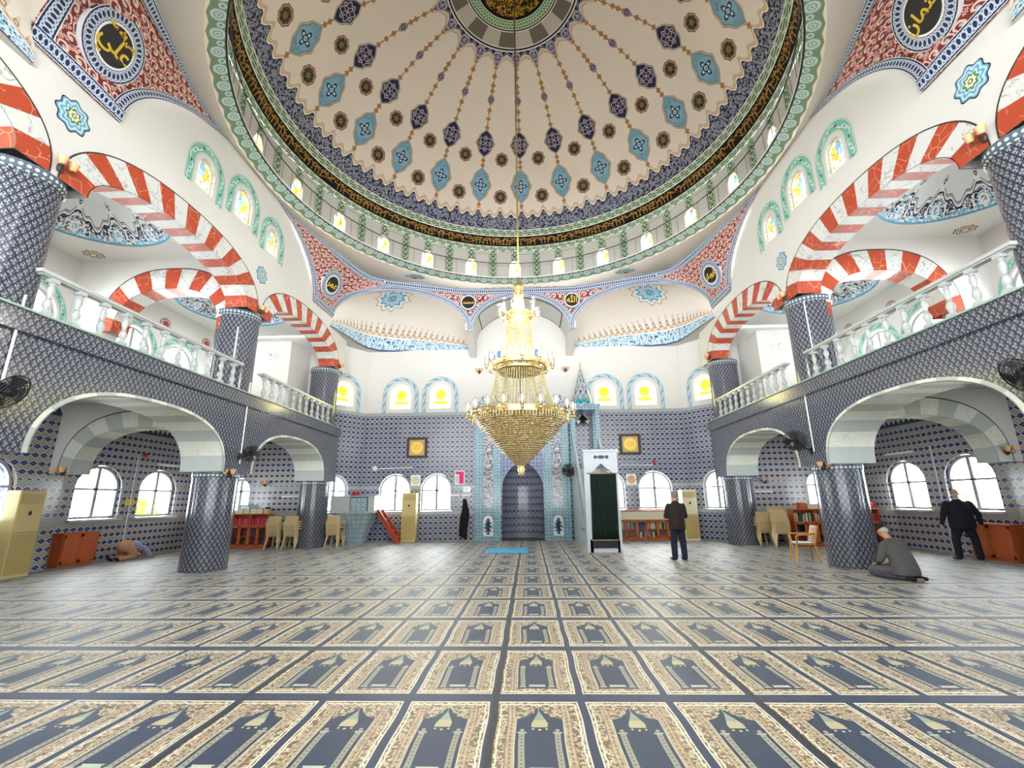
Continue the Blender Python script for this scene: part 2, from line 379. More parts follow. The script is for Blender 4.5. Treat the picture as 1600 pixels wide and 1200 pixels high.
# carpet ------------------------------------------------------------
PX, PY, X0, Y0 = .683, 1.255, -.09, 4.25     # prayer niche pitch
def f_carpet(n):
    x, y, _ = n.obj()
    wob = sn(y*9.5)*.0035+sn(y*3.1)*.004; xx = (x-X0+wob)*(1/PX); yy = (y-Y0)*(1/PY)
    u = (fr(xx)*PX-.03)*(1/(PX-.06)); v = (fr(yy)*PY-.0)*(1/(PY-.15)); ins = inr(u, 0.0, 1.0)*inr(v, 0.0, 1.0)
    a = ab(u-.5)   # 0 centre .5 edge
    nz = n.noise(34, detail=2); nz2 = n.noise(70, detail=1)
    navy = mix('#131e33', '#22334f', nz2)
    bei = mix('#9b8d6d', '#645a46', (nz > .52)*1.0); bei = mix(bei, '#cbc3a6', near(nz, .46, .03)); bei = mix(bei, '#3c3428', (nz2 > .63)*(nz > .5)); bei = mix(bei, '#a4584a', (n.noise(55, detail=0) > .66)*(nz < .5))
    inner = mix(mix('#a89878', bei, .35+0*a), '#2e2722', hy((a-.316)*1.15, cell(v, .048)*.048*1.9) < .013); inner = mix(inner, '#8c5a4a', hy((a-.316)*1.15, (cell(v+.024, .048))*.048*1.9) < .009); 
    bei = mix(bei, inner, inr(a, .27, .36)*inr(v, .0, 1.0)); bei = mix(bei, '#7a5140', near(a, .27, .005)+near(a, .362, .005))
    edge = mx(a, ab(v-.5)); bei = mix(bei, '#d6d0bc', edge > .485)
    wv = near(edge+sn(v*60)*.006+sn(u*60)*.006, .455, .012); bei = mix(bei, '#cfc7ab', wv)
    ntop = mix_s(.735, .8, .87, .93, a); niche = (a < .268)*inr(v, .10, 2.0)*(v < ntop)
    c = mix(bei, navy, niche); c = mix(c, '#b9b19a', (near(a, .270, .006)*inr(v, .1, .74)))
    c = mix(c, navy, near(a, .25, .03)*inr(v, .095, .11))
    col = near(a, .195, .032)*inr(v, .125, .56); colp = mix('#8b8976', '#3a3a40', hy((a-.195)*1.1, cell(v, .038)*.038*1.9) < .012)
    c = mix(c, colp, col); c = mix(c, '#a09c86', near(a, .195, .05)*inr(v, .545, .565)+near(a, .195, .045)*inr(v, .125, .145)); c = mix(c, '#8f9489', (hy(u*0+(a-.195)*1.0, (v-.585)*1.5) < .024))
    h = (.845-v); pend = inr(v, .62, .845)*(a < h*.52+.004)*(v > .665+0*a)+ (near(v, .645, .022)*(a < .085+sn(u*80)*.012))
    c = mix(c, mix('#84917f', '#aaa17c', v < .72), pend > .5); c = mix(c, '#a9a88c', (a < .004)*inr(v, .84, .90)); c = mix(c, '#c5bb93', (hy(a-.075, (v-.60)*1.6) < .014)+(hy(a, (v-.59)*1.6) < .016))
    bo = near(v, .155, .02+0*a)*(a < .11+sn(v*150)*.01); c = mix(c, '#aab09e', bo)
    c = mix(navy, c, ins)
    seam = near(fr((x+.09+wob)*(1/(PX*3)))*(PX*3), .03, .03) ; c = mix(c, '#0b0f18', near(fr((x+.105+wob)*(1/(PX*3))), .015, .012))
    return mix([0]*3, c, .86+.14*n.noise(240, detail=0))
def mix_s(a0, a1, a2, a3, a):
    # ogee top of the prayer niche: flat shoulders rising to a pointed middle
    return a0+(a < .235)*((.235-a)*.35)+(a < .12)*(.02+(.12-a)*.15)+(a < .055)*(.025+(.055-a)*.5)
mat('carpet', f_carpet, rough=.48, spec=.45, sheen=.2, bump=lambda n: n.noise(260, detail=1), bd=.002)
# dome --------------------------------------------------------------
DR, DZ, DYC = 7.33, 9.37, 10.36
def f_dome(n):
    x, y, z = n.obj(); ph = acs(z*(1/DR))*57.2958; az = at2(x, y)*57.2958
    sfr = fr((az-1.2)*(22/360)+.5)-.5; r = sn(ph*.0174533)*DR; X = sfr*(2*pi/22)*r; m1 = DR*.0174533
    def P(ph0): return (ph-ph0)*m1
    c = mix('#ddd2c6', '#e6dcd0', n.noise(.8)); nz = n.noise(9, detail=2); nf = n.noise(22, detail=1)
    def ogee(c, ph0, w, h, fill, line, n_=1.2):
        Y = P(ph0); e = ab(X)*(1/w)+pw(ab(Y)*(1/h), n_)-.12*sn(ab(Y)*(pi/h))-.05*cs(ab(Y)*(22/h*.5))
        c = mix(c, line[0], (e < 1.0)*(ab(Y) < h)); c = mix(c, line[1], (e < .93)*(ab(Y) < h)); c = mix(c, line[2], (e < .86)*(ab(Y) < h))
        return mix(c, fill, (e < .78)*(ab(Y) < h)), e, Y
    aX = ab(X)
    st = (aX < .022)*inr(ph, 20, 58.5)*(ab(cell(ph, 1.3)) < .4); c = mix(c, '#a97c4a', st)
    for p0 in (22.3, 24.6, 26, 31, 33.2, 35.6, 44.6, 46, 57.4):
        Y = P(p0); c = mix(c, '#a97c4a', ((aX < .085)*(ab(Y) < .03)+(aX < .045)*(ab(Y) < .075)) > .5)
    # light blue medallion
    c, e, Y = ogee(c, 51.6, .42, .70, '#83aec4', ('#a08a78', '#c9bfae', '#6b7f86'))
    ins = (e < .74)*(ab(Y) < .6); rr = hy(X, Y); th = at2(Y, X)
    c = mix(c, '#24304e', ins*near(rr, .15+.07*cs(th*4.0), .028)); c = mix(c, '#d8dfe6', ins*(rr < .10+.07*cs(th*4.0))*(rr > .05)); c = mix(c, '#24304e', ins*near(rr, .09, .02))
    c = mix(c, '#3d6680', ins*(rr > .3)*(near(nf, .5, .03)))
    # navy medallion
    c, e, Y = ogee(c, 39.9, .36, .53, '#2a2f4c', ('#8a7f74', '#c9bfae', '#5b5866'))
    ins = (e < .76)*(ab(Y) < .44); rr = hy(X, Y); th = at2(Y, X)
    c = mix(c, '#b9a9b4', ins*(near(rr, .12+.06*cs(th*4.0), .022)+near(rr, .23+.03*cs(th*8.0), .018)+(rr < .04) > .5))
    # small bead
    c, e, Y = ogee(c, 28.2, .125, .20, '#9a8a98', ('#8a7f74', '#c9b0a2', '#6b4a46')); c = mix(c, '#5a5670', (e < .7)*near(hy(X, Y), .06, .02)*(ab(Y) < .15))
    # brown rosettes between the strings
    Xh = (.5-ab(sfr))*(2*pi/22)*r
    for p0, R in ((43.9, .25), (54.7, .27)):
        Y = P(p0); rr = hy(Xh, Y); th = at2(Y, Xh); ed = rr-.012*cs(th*8.0)
        c = mix(c, '#4a2824', ed < R); c = mix(c, '#c09a86', ed < R*.91); c = mix(c, '#5a5238', ed < R*.78)
        c = mix(c, '#23221c', (near(rr, R*.5, R*.13))*(sn(th*8.0+rr*20) > 0.0)); c = mix(c, '#7d8058', near(rr, R*.18, R*.07))
    # crown of navy points round the top medallion
    t = ab(sfr)*2.0; edg = 16.7+3.0*pw(1-t, 1.6)+.5*sn(t*9.0)*(1-t)
    c = mix(c, '#b08a76', near(ph, edg+.95, .13)*(ph < 22.0)); c = mix(c, '#c9a070', near(ph, edg+.45, .12)); 
    pat = near(nz, .5, .045); c = mix(c, '#232840', ph < edg); c = mix(c, '#a79fb6', (ph < edg-.3)*(near(hy(X, P(17.6)), .14, .035)+(hy(X, P(17.4)) < .05)+near(fr(ph*.8+t*1.5), .5, .12) > .5))
    c = mix(c, '#b5833c', hy(X, P(20.2)) < .055)
    # lower saw-tooth frieze
    q = ab(fr((az-1.2)*(88/360)+.5)-.5)*2.0; big = ab(fr((az-1.2)*(44/360)+.5)-.5) < .25
    tip = 61.2-(1-q)*(1.2+big*1.1)-.35*sn(q*7.0)*(1-q)
    c = mix(c, '#8f8378', near(ph, tip-1.25+0*q, .09)); c = mix(c, '#c99a4e', near(ph, tip-.75, .16))
    Xs = cell(az, 360/88)*(360/88*.0174533)*r; Yq = P(62.5); th = at2(Yq, Xs); rr = hy(Xs, Yq)
    fp = near(fr(rr*7.0), .5, .16)*(cs(th*6.0+rr*9) > -.3); fp2 = near(nz, .48, .05)
    c = mix(c, '#252a42', ph > tip); c = mix(c, '#8f92a3', (ph > tip+.3)*mx(fp, fp2)); c = mix(c, '#b08a80', (ph > tip+.5)*(nf > .70))
    # green and black rings
    c = mix(c, '#dfe2da', ph > 64.6)
    def green(c, a, b):
        d = fr(az*(120/360)); mdl = (ph-a)*(1/(b-a)); l = near(ab(mdl-.5)+.22*sn(d*6.283)*(mdl*2-1), .2, .09)+(ab(d-.5) < .05)
        return mix(mix('#5c7458', '#b3c4ae', l > .5), '#dfe2da', ab(mdl-.5) > .5)
    g1 = green(c, 64.85, 66.45); c = mix(c, g1, inr(ph, 64.75, 66.6))
    bk = script(n, az*(DR*.93*.0174533), (ph-66.8)*(1/3.0)); c = mix(c, bk, inr(ph, 66.75, 69.9))
    g2 = green(c, 70.1, 71.4); c = mix(c, g2, ph > 69.95)
    # top medallion
    c = mix(c, '#dcd8d0', ph < 16.1); c = mix(c, '#15161c', ph < 15.75); c = mix(c, '#dcd8d0', ph < 15.35)
    blk = fr((az+16.5)*(10/360)) > .5; c = mix(c, mix('#6f695f', '#bdb6ac', blk), ph < 15.05)
    c = mix(c, '#dcd8d0', ph < 11.5); c = mix(c, '#15161c', ph < 11.25); c = mix(c, '#dcd8d0', ph < 10.95)
    g = mix('#4f7a4c', '#b7d3ae', near(ph+.5*sn(az*(40*.0174533)), 9.8, .22)+near(ph-.5*sn(az*(40*.0174533)), 9.8, .22) > .5); c = mix(c, g, ph < 10.7)
    c = mix(c, '#cfd3cb', ph < 8.95); s2 = near(nz, .5, .03)+near(n.noise(7, detail=1), .46, .02)
    c = mix(c, mix('#100f0e', '#c79a32', (s2 > .5)*(ph < 8.0)), ph < 8.7)
    return c
def script(n, u, v, bgc='#12110f', fg='#a37c36'):
    """rows of tall upright strokes, bowls and dots in gold on black"""
    nz = n.noise(2.2, n.vec(u, v*.4), 1); c1 = fr(u*7.0+(nz-.5)*1.2)
    up = near(c1, .5, .11)*inr(v, .35, .88)*(n.noise(3.3, n.vec(fl(u*7.0+(nz-.5)*1.2), 3.0), 0) > .42)
    bowl = near(hy(fr(u*2.6)-.5, (v-.42)*1.3), .27, .045)*(v < .5); wav = near(v+.10*sn(u*19.0)+.05*sn(u*43.0), .36, .045)
    sw = near(v-.14*sn(u*8.0), .68, .03)*(nz > .5)
    dot = hy(cell(u, .13)*1.0, (v-.16)*2.5) < .16
    m = mx(mx(up, bowl), mx(mx(wav, sw), dot*(nz > .48)))*inr(v, .06, .93)
    return mix(bgc, fg, m)
mat('dome_painting', f_dome, rough=.75, spec=.2)
def f_drum(n):       # uv: u = window bays (one window + one blank), v = 0..1
    u, v = n.uv(); s = fr(u)
    c = mix('#b4b3ad', '#c0bfb9', n.noise(1.5))
    pc = mn(ab(s-.25), ab(s-.75)); gp = pc < .055; ln = near(pc, .07, .005)
    c = mix(c, '#2f3f2f', ln*(v < .93)); d = fr(v*7.0); l = near(ab(pc)*8.0+.22*sn(d*6.283), .22, .09)+(ab(d-.5) < .06)
    c = mix(c, mix('#42603f', '#a9c3a2', l > .5), gp); bl = (ab(s) < 0)
    # thin outline of the blank panels (centre at .5)
    b = ab(s-.5); c = mix(c, '#5a6a58', near(b, .155, .004)*(v < .9)+near(v, .9, .006)*(b < .157))
    return mix(c, '#7d9a78', v > .975)
mat('drum_wall', f_drum, rough=.7)
def f_ringb(n):      # green scallop border; u metres, v 0 inner .. 1 outer
    u, v = n.uv(); x = cell(u, .42); r = hy(x*1.1, (v-.42)*.9); sc = v < .80+.14*(1-ab(x)*2.0)
    c = mix('#ddd6cb', '#b98a55', v < .95+.05*(1-ab(x)*2)); c = mix('#e0dad0', '#c9a36e', near(v, .90-.12*ab(x)*2+.03, .025))
    c = mix(c, '#708a72', sc); c = mix(c, '#b3c8c8', near(r, .26, .07)+near(r, .1, .05)+near(hy((.5-ab(x))*1.1, (v-.3)*.9), .12, .05) > .5); c = mix(c, '#e0dad0', v > .97)
    return mix(c, '#10141c', v < .10)
mat('ring_border', f_ringb, rough=.7)
def f_tulip(n):      # small dome border: u metres, v metres above the edge
    u, v = n.uv(); v = v*(1/1.75); p = .95; x = ab(cell(u, p)); t = x*2.0
    nz = n.noise(9, n.vec(u, v), 1); e = .42-.26*t+.03*sn(t*12.0)
    eo = mx(e+.07, (x < .09)*(.66-x*.9)); eo2 = mx(e+.045, (x < .065)*(.62-x*.9))
    c = mix('#d6dbdd', '#2d3138', near(v, eo, .008)); c = mix(c, '#dfe4e6', v < eo-.01); c = mix(c, '#2d3138', near(v, eo2, .006))
    r = hy(x*p, v-.56); c = mix(c, '#2d3138', near(r, .03, .012))
    c = mix(c, '#1a2340', v < e); w_ = hy(x*p, (v-.15)); c = mix(c, '#e3e6ea', (v < e-.03)*near(fr(w_*5.5+nz*.6), .4, .11))
    c = mix(c, '#6fa7c6', (v < e-.05)*((w_ < .13)+(v < .10+.04*sn(t*9.0)) > .5)); c = mix(c, '#8a6a52', (v < e-.05)*(nz > .60)); c = mix(c, '#dfe9ee', (v < e-.03)*near(n.noise(12, n.vec(u, v*1.6), 1), .5, .045)); c = mix(c, '#e3e6ea', (v < e)*near(w_, .07, .018))
    return mix(c, '#5b93b0', v < .03)
mat('tulip_dome', f_tulip, rough=.7)
def f_exb(n):        # vault: u metres along the cornice, v metres up
    u, v = n.uv(); p = .26; x = ab(cell(u, p)); nz = n.noise(14, n.vec(u, v), 1)
    c = mix('#ddd4cb', '#d8d2ca', n.noise(.7)); tip = .30+(x < .22)*(.30-x*x*4.0); 
    c = mix(c, '#b98f5e', v < tip+.02); c = mix(c, '#cfc4b8', v < tip-.005); c = mix(c, '#8d8078', (v < tip-.03)*near(hy(x*p, v-.42), .05, .02))
    c = mix(c, '#b98f5e', near(v, .33+.06*(1-x*2.0), .012)); 
    b = mix('#6b9cb8', '#c6d6de', near(nz, .5, .05)+near(ab(cell(u, .13))+ab(cell(v, .13)), .5, .09) > .5); b = mix(b, '#27375c', nz > .62)
    c = mix(c, b, v < .27); c = mix(c, '#dfe6ea', near(v, .27, .012)); return mix(c, '#33486a', (v < .025))
mat('vault_painting', f_exb, rough=.75)
def f_surround(c0, c1, c2):
    def f(n):
        u, v = n.uv(); x = cell(u, .3); s = near(v, .5+.22*sn(u*20.9), .07); d = hy(x, v-.5) < .16; d2 = hy(fr(u*(1/.3)+.5)-.5, v-.5) < .09
        c = mix(c0, c1, mx(s, d)); c = mix(c, c2, d2+(hy(x, v-.5) < .06)); c = mix(c, '#e6e8e4', near(ab(v-.5), .44, .025)); return mix(c, c2, ab(v-.5) > .47)
    return f
mat('blue_surround', f_surround('#86a3b3', '#c5d4da', '#2f4560'), rough=.7)
mat('teal_surround', f_surround('#74ab9b', '#b5d2c7', '#2f4a48'), rough=.7)
def f_stain(n):
    u, v = n.uv(); cl = n.vor(11, n.vec(u, v), 'F1', 'Color', '2D'); e = n.vor(11, n.vec(u, v), 'DISTANCE_TO_EDGE', 'Distance', '2D'); nz = n.noise(3, n.vec(u, v), 1)
    c = mix((.85, .85, .8), (.8, .6, .05), near(n.noise(2.2, n.vec(u, v), 1), .55, .025)); sp = S(n.t, n.t.nodes.new('ShaderNodeSeparateColor').outputs[0]); n.t.links.new(cl.k, sp.k.node.inputs[0]); r = sp
    c = mix(c, (.8, .5, .1), r > .88); c = mix(c, (.3, .5, .7), r < .12); c = mix(c, (.6, .25, .2), inr(r, .2, .23)); return mix(c, '#3c3a34', e < .03)
def f_stain2(n):     # upper wall windows: yellow sunburst, border squares; uv in metres from the centre bottom
    u, v = n.uv(); e = n.vor(12, n.vec(u, v), 'DISTANCE_TO_EDGE', 'Distance', '2D'); a = ab(u); r = hy(u, v-.62)
    c = mix('#fff8cf', (1, .72, .004), (r < .23)+inr(v, .2, .36)*(a < .29) > .5); c = mix(c, (.03, .02, .004), (e < .016)*(a < .3))
    inner = (mx(a-.31, (hy(a, mx(v-.62, 0.0))-.31)*(v > .62)) > 0.0)
    ln = near(a, .31, .008)*(v < .62)+near(hy(a, v-.62), .31, .008)*(v > .62)+near(v, .38, .008)+near(v, .18, .008)+(near(fr(at2(v-.62, a)*2.2), .5, .03)*(hy(a, v-.62) > .31)*(v > .62))
    return mix(c, (.012, .012, .009), ln > .5)
tinted('stained_glass', f_stain); tinted('sunburst_glass', f_stain2); tinted('clear_glass', lambda n: mix('#f4faf8', '#ffffff', n.noise(2)), .05)
tinted('shade_glass', lambda n: mix('#ece8da', '#ffffff', n.noise(20)), .22); mat('crystal_glass', '#f3efe2', rough=.05, trans=.75, spec=.6)
def f_floral(a, b, c3, k=.12):
    def f(n):
        u, v = n.uv(); r = hy(cell(u, k), cell(v, k)); th = at2(cell(v, k), cell(u, k)); nz = n.noise(26, n.vec(u, v), 1)
        c = mix(a, b, near(r, .28+.1*cs(th*4.0), .07)+(r < .08) > .5); return mix(c, c3, near(nz, .52, .03))
    return f
mat('turquoise_tile', f_floral('#6e9fb0', '#c3dade', '#2f5468'), rough=.15)
mat('mihrab_tile', lambda n: (lambda u, v: mix(mix('#6e7486', '#9a9da8', near(ab(cell(u, .2))+ab(cell(v, .27))*1.0, .36, .09)), '#2a2f48', (hy(cell(u, .2), cell(v+.1, .27)) < .17)+(n.noise(40, n.vec(u, v), 1) > .6)))(*n.uv()), rough=.15)
mat('calligraphy_tile', lambda n: (lambda u, v: mix('#d9dbe2', '#262a44', near(n.noise(11, n.vec(u, v), 1, 1.5), .5, .07)+near(n.noise(16, n.vec(v, u), 0), .55, .04)))(*n.uv()), rough=.12)
mat('frieze_tile', lambda n: (lambda u, v: mix(mix('#8f9aa4', '#cdd5d8', near(ab(cell(u, .3))+ab(cell(v+.05, .5)), .42, .07)), '#2c3148', (ab(cell(u, .3))+ab(cell(v, .5)) < .2)+(n.noise(20, n.vec(u, v), 1) > .6)))(*n.uv()), rough=.2)
mat('pulpit_tile', lambda n: (lambda u, v: mix(mix('#7fa0a8', '#b9cbd0', n.noise(5, n.vec(u, v))), '#3f5a72', near(ab(cell(u, .17))+ab(cell(v, .17)), .5, .05)+(hy(cell(u, .17), cell(v, .17)) < .13)))(*n.uv()), rough=.15)
mat('orange_wood', lambda n: (lambda p: mix('#b5562c', '#c96a3a', n.noise(14, n.vec(p[0]*1.0, p[1]*1.0, p[2]*.15), 3)))(n.obj()), rough=.4)
mat('dark_wood', '#3a1f17', rough=.4); mat('red_wood', '#a23c22', rough=.4)
mat('beige_plastic', '#cdb88a', rough=.4); mat('ac_body', '#d3c184', rough=.4); mat('ac_cream', '#e3dcb8', rough=.4); mat('ac_panel', '#b9a468', rough=.4)
mat('green_curtain', lambda n: mix('#04150f', '#0b2a1e', n.noise(8)), rough=.85)
mat('mat_blue', lambda n: mix('#3aa5d8', '#6fc4e8', n.noise(6)), rough=.8)
mat('skin', '#c08a6c', rough=.55); mat('grey_hair', lambda n: mix('#8c8a86', '#55534f', n.noise(60)), rough=.8); mat('white_hair', '#b9b4aa', rough=.8)
mat('jacket_dark', lambda n: mix('#1d1716', '#2a2120', n.noise(20)), rough=.85); mat('suit_navy', lambda n: mix('#10151f', '#1a2030', n.noise(20)), rough=.8)
mat('trouser_navy', '#171b33', rough=.85); mat('shoe_black', '#0c0c0e', rough=.5); mat('grey_cloth', lambda n: mix('#4c4a4a', '#5e5b5a', n.noise(14)), rough=.9)
mat('grey_trouser', lambda n: mix('#4e4a52', '#5d5961', n.noise(14)), rough=.9); mat('tan_cloth', lambda n: mix('#a97f5c', '#bd9270', n.noise(9)), rough=.9); mat('lilac_shirt', lambda n: mix('#7f80a0', '#a5a6c2', n.noise(16)), rough=.9)
mat('cap_black', '#17120f', rough=.9); mat('sock_navy', '#141726', rough=.9)
mat('paper_white', '#ececea', rough=.7); mat('magenta', '#e01878', rough=.6); mat('yellow', '#e5c63c', rough=.6); mat('lampshade', '#d8a878', rough=.4); mat('leaf_brown', '#3a2a20', rough=.5)
mat('stone_beige', '#d8cfb4', rough=.6); mat('teal_glaze', '#1f93a6', rough=.3); mat('green_edge', '#93b0a3', rough=.3); mat('deep_blue', '#1c2f9a', rough=.2)
for k, h in dict(book_red='#b3233a', book_crimson='#8c1a2c', book_green='#1f4a34', book_blue='#27406e', book_brown='#5a3324', book_cream='#cfc6ae', book_black='#1e1c20', book_pink='#d0506a').items(): mat(k, h, rough=.6)
mat('tree_leaf', lambda n: mix('#9aa81e', '#d8d83a', n.noise(6)), rough=.8); mat('tree_bark', '#5a4a38', rough=.9); mat('ground', '#9a968a', rough=.9)
def f_shimmer(n):
    c = n.vor(1, n.vec(n.uv()[0]*34, n.uv()[1]*34), 'F1', 'Color', '2D'); sp = n.t.nodes.new('ShaderNodeSeparateColor'); n.t.links.new(c.k, sp.inputs[0]); r = S(n.t, sp.outputs[0])
    c = mix('#b89552', '#f0e0aa', r); return mix(c, '#fffbe6', r > .86)  # random pale cells paint the crystals' sparkle into the colour
mat('crystal_net', f_shimmer, rough=.18, metal=.55, spec=.7, bump=lambda n: n.vor(1, n.vec(n.uv()[0]*34, n.uv()[1]*34), 'F1', 'Distance', '2D'), bd=.02)
# ================================================================ the building
XW, XO, XC, CR = 7.05, 11.9, 7.57, .5      # arcade face, outer wall, column line, column radius
YB = 18.8                                   # qibla wall
CY = (.3, 5.8, 11.35, 16.8)                 # columns
portal((0, -5.9, 5), (0, 1, 0), 23, 10)
# floor
m = MB(); m.box((0, 6.5, -.1), (26, 26, .2)); struct(m.build('floor', 'ground'))
m = MB(); m.grid(lambda u, v: (-11.88+23.76*u, -5.8+24.6*v, .012), 6, 6); cp = m.build('carpet', 'carpet'); tag(cp, 'navy wall-to-wall prayer carpet with rows of beige-bordered niches on the floor', 'carpet')
m = MB(); m.box((0, 7, -.35), (40, 36, .2)); struct(m.build('floor', 'ground')); 
# qibla wall, tiled below and plain above
LW = [(-5.85, -4.55), (-4.15, -2.88), (3.0, 4.05), (4.55, 5.9)]
m = MB(); wall(m, (0, YB, 0), (1, 0, 0), (0, 1, 0), -6.6, 6.6, 0, 5.15, [(a, b, 1.15, 1.98, .64, 2) for a, b in LW]+[(-.86, .80, .0, 2.1, 1.0, 1.5)], .22)
struct(m.build('wall_front', ['tile_wall', 'white_marble']))
UWF = (-5.15, -3.46, 3.46, 5.15)
m = MB(); wall(m, (0, YB-.02, 0), (1, 0, 0), (0, 1, 0), -6.6, 6.6, 5.15, 9.75, [(c-.44, c+.44, 5.32, 5.92, .44, 2) for c in UWF], .24)
struct(m.build('wall_front', ['white_paint', 'cream_paint']))
# slanted corner walls
for s, side in ((-1, 'left'), (1, 'right')):
    A = Vector((s*6.6, YB, 0)); B = Vector((s*8.15, 16.95, 0)); L = (B-A).length; d = (B-A).normalized(); nn = Vector((d.y, -d.x, 0)); nn = nn if nn.x*s > 0 else -nn
    m = MB(); wall(m, A, d, nn, 0, L, 0, 5.15, [(.55, 1.65, 1.15, 1.98, .60, 2)], .22, uo=s*6.6); struct(m.build('wall_'+side, ['tile_wall', 'white_marble']))
    m = MB(); wall(m, A-nn*-.0, d, nn, 0, L, 5.15, 8.2, [(.62, 1.46, 5.35, 5.95, .42, 2)], .24); struct(m.build('wall_'+side, ['white_paint', 'cream_paint']))
    # outer aisle walls (tiled), then gallery level
    hl = [(12.1, 13.55, 1.15, 1.98, .64, 2), (14.2, 15.7, 1.15, 1.98, .64, 2)]
    m = MB(); wall(m, (s*XO, 0, 0), (0, 1, 0), (s, 0, 0), 10.9, 17.1, 0, 4.0, hl, .25); struct(m.build('wall_'+side, ['aisle_tile', 'aisle_tile']))
    m = MB(); wall(m, (s*11.45, 0, 0), (0, 1, 0), (s, 0, 0), -5.8, 10.9, 0, 4.0, [(9.0, 10.25, 1.15, 1.98, .64, 2), (6.8, 8.05, 1.15, 1.98, .64, 2)], .45); struct(m.build('wall_'+side, ['aisle_tile', 'aisle_tile']))
    hu = [(12.25, 13.65, 4.75, 6.2, .72, 2), (14.15, 15.55, 4.75, 6.2, .72, 2), (9.3, 10.6, 4.75, 6.2, .68, 2), (6.6, 8.0, 4.75, 6.2, .7, 2)]
    m = MB(); wall(m, (s*XO, 0, 0), (0, 1, 0), (s, 0, 0), -5.8, 17.1, 4.27, 8.2, hu, .3); struct(m.build('wall_'+side, ['white_paint', 'white_paint']))
    # far end of the aisle
    m = MB(); wall(m, (0, 16.95, 0), (s, 0, 0), (0, 1, 0), 8.05, 12.1, 0, 4.0, [(10.05, 10.85, 1.15, 1.98, .45, 2)], .25); struct(m.build('wall_'+side, ['aisle_tile', 'aisle_tile']))
    m = MB(); wall(m, (0, 16.95, 0), (s, 0, 0), (0, 1, 0), 8.05, 12.1, 4.27, 8.2, [(9.9, 11.1, 4.75, 5.9, .6, 2)], .25); struct(m.build('wall_'+side, ['white_paint', 'white_paint']))
    m = MB(); m.box((s*8.95, 16.2, 5.75), (1.3, 1.5, 3.0)); struct(m.build('wall_'+side, 'white_paint'))
    # arcade: lower tiled wall with arches, gallery lip, upper white wall
    lowh = [(CY[i]+.52, CY[i+1]-.52, 0, 2.28, 1.22, 2.5) for i in range(3)]
    m = MB(); wall(m, (s*XW, 0, 0), (0, 1, 0), (s, 0, 0), -.2, 17.3, 2.28, 4.27, [(h[0], h[1], 2.28, 2.28, 1.22, 2.5) for h in lowh], 1.0); struct(m.build('wall_arcade_'+side, ['trellis_tile', 'white_marble']))
    m = MB(); m.box((s*(XW-.03), 8.55, 4.115), (.10, 17.5, .31)); m.box((s*(XW-.04), 8.55, 4.285), (.16, 17.5, .03), mi=1); struct(m.build('trim_1', ['trellis_tile', 'green_edge']))
    uph = [(CY[i]+.55, CY[i+1]-.55, 6.5, 6.5, .8, 2.3) for i in range(3)]
    side_z = 10.32
    m = MB(); wall(m, (s*XW, 0, 0), (0, 1, 0), (s, 0, 0), -.2, 17.3, 6.5, side_z, uph+[(8.48, 9.02, 8.45, 8.95, .27, 2), (9.82, 10.48, 8.6, 9.15, .33, 2), (11.28, 11.82, 8.45, 8.95, .27, 2)], .55); struct(m.build('wall_arcade_'+side, ['white_paint', 'white_marble']))
    # slabs
    m = MB(); m.box((s*9.6, 5.7, 4.14), (5.0, 23, .24)); struct(m.build('ceiling', 'cream_paint'))
    # cross walls of the aisles
    for yc in (11.35, 5.8):
        xo = XO if yc > 6 else 11.45
        m = MB(); wall(m, (0, yc-.45, 0), (s, 0, 0), (0, 1, 0), 8.05, 11.95, 2.28, 4.02, [(7.45, 10.95, 2.28, 2.28, 1.12, 2.5)], .5); struct(m.build('wall_'+side, ['white_paint', 'white_paint']))
        m = MB(); wall(m, (0, yc-.45, 0), (s, 0, 0), (0, 1, 0), 11.55, 11.95, 0, 2.28, [], .5); struct(m.build('wall_'+side, ['aisle_tile', 'aisle_tile']))
        m = MB(); wall(m, (0, yc-.45, 0), (s, 0, 0), (0, 1, 0), 7.55, 11.95, 4.27, 8.2, [(7.5, 10.95, 4.27, 5.95, 1.22, 2.5)], .5); struct(m.build('wall_'+side, ['white_paint', 'white_paint']))
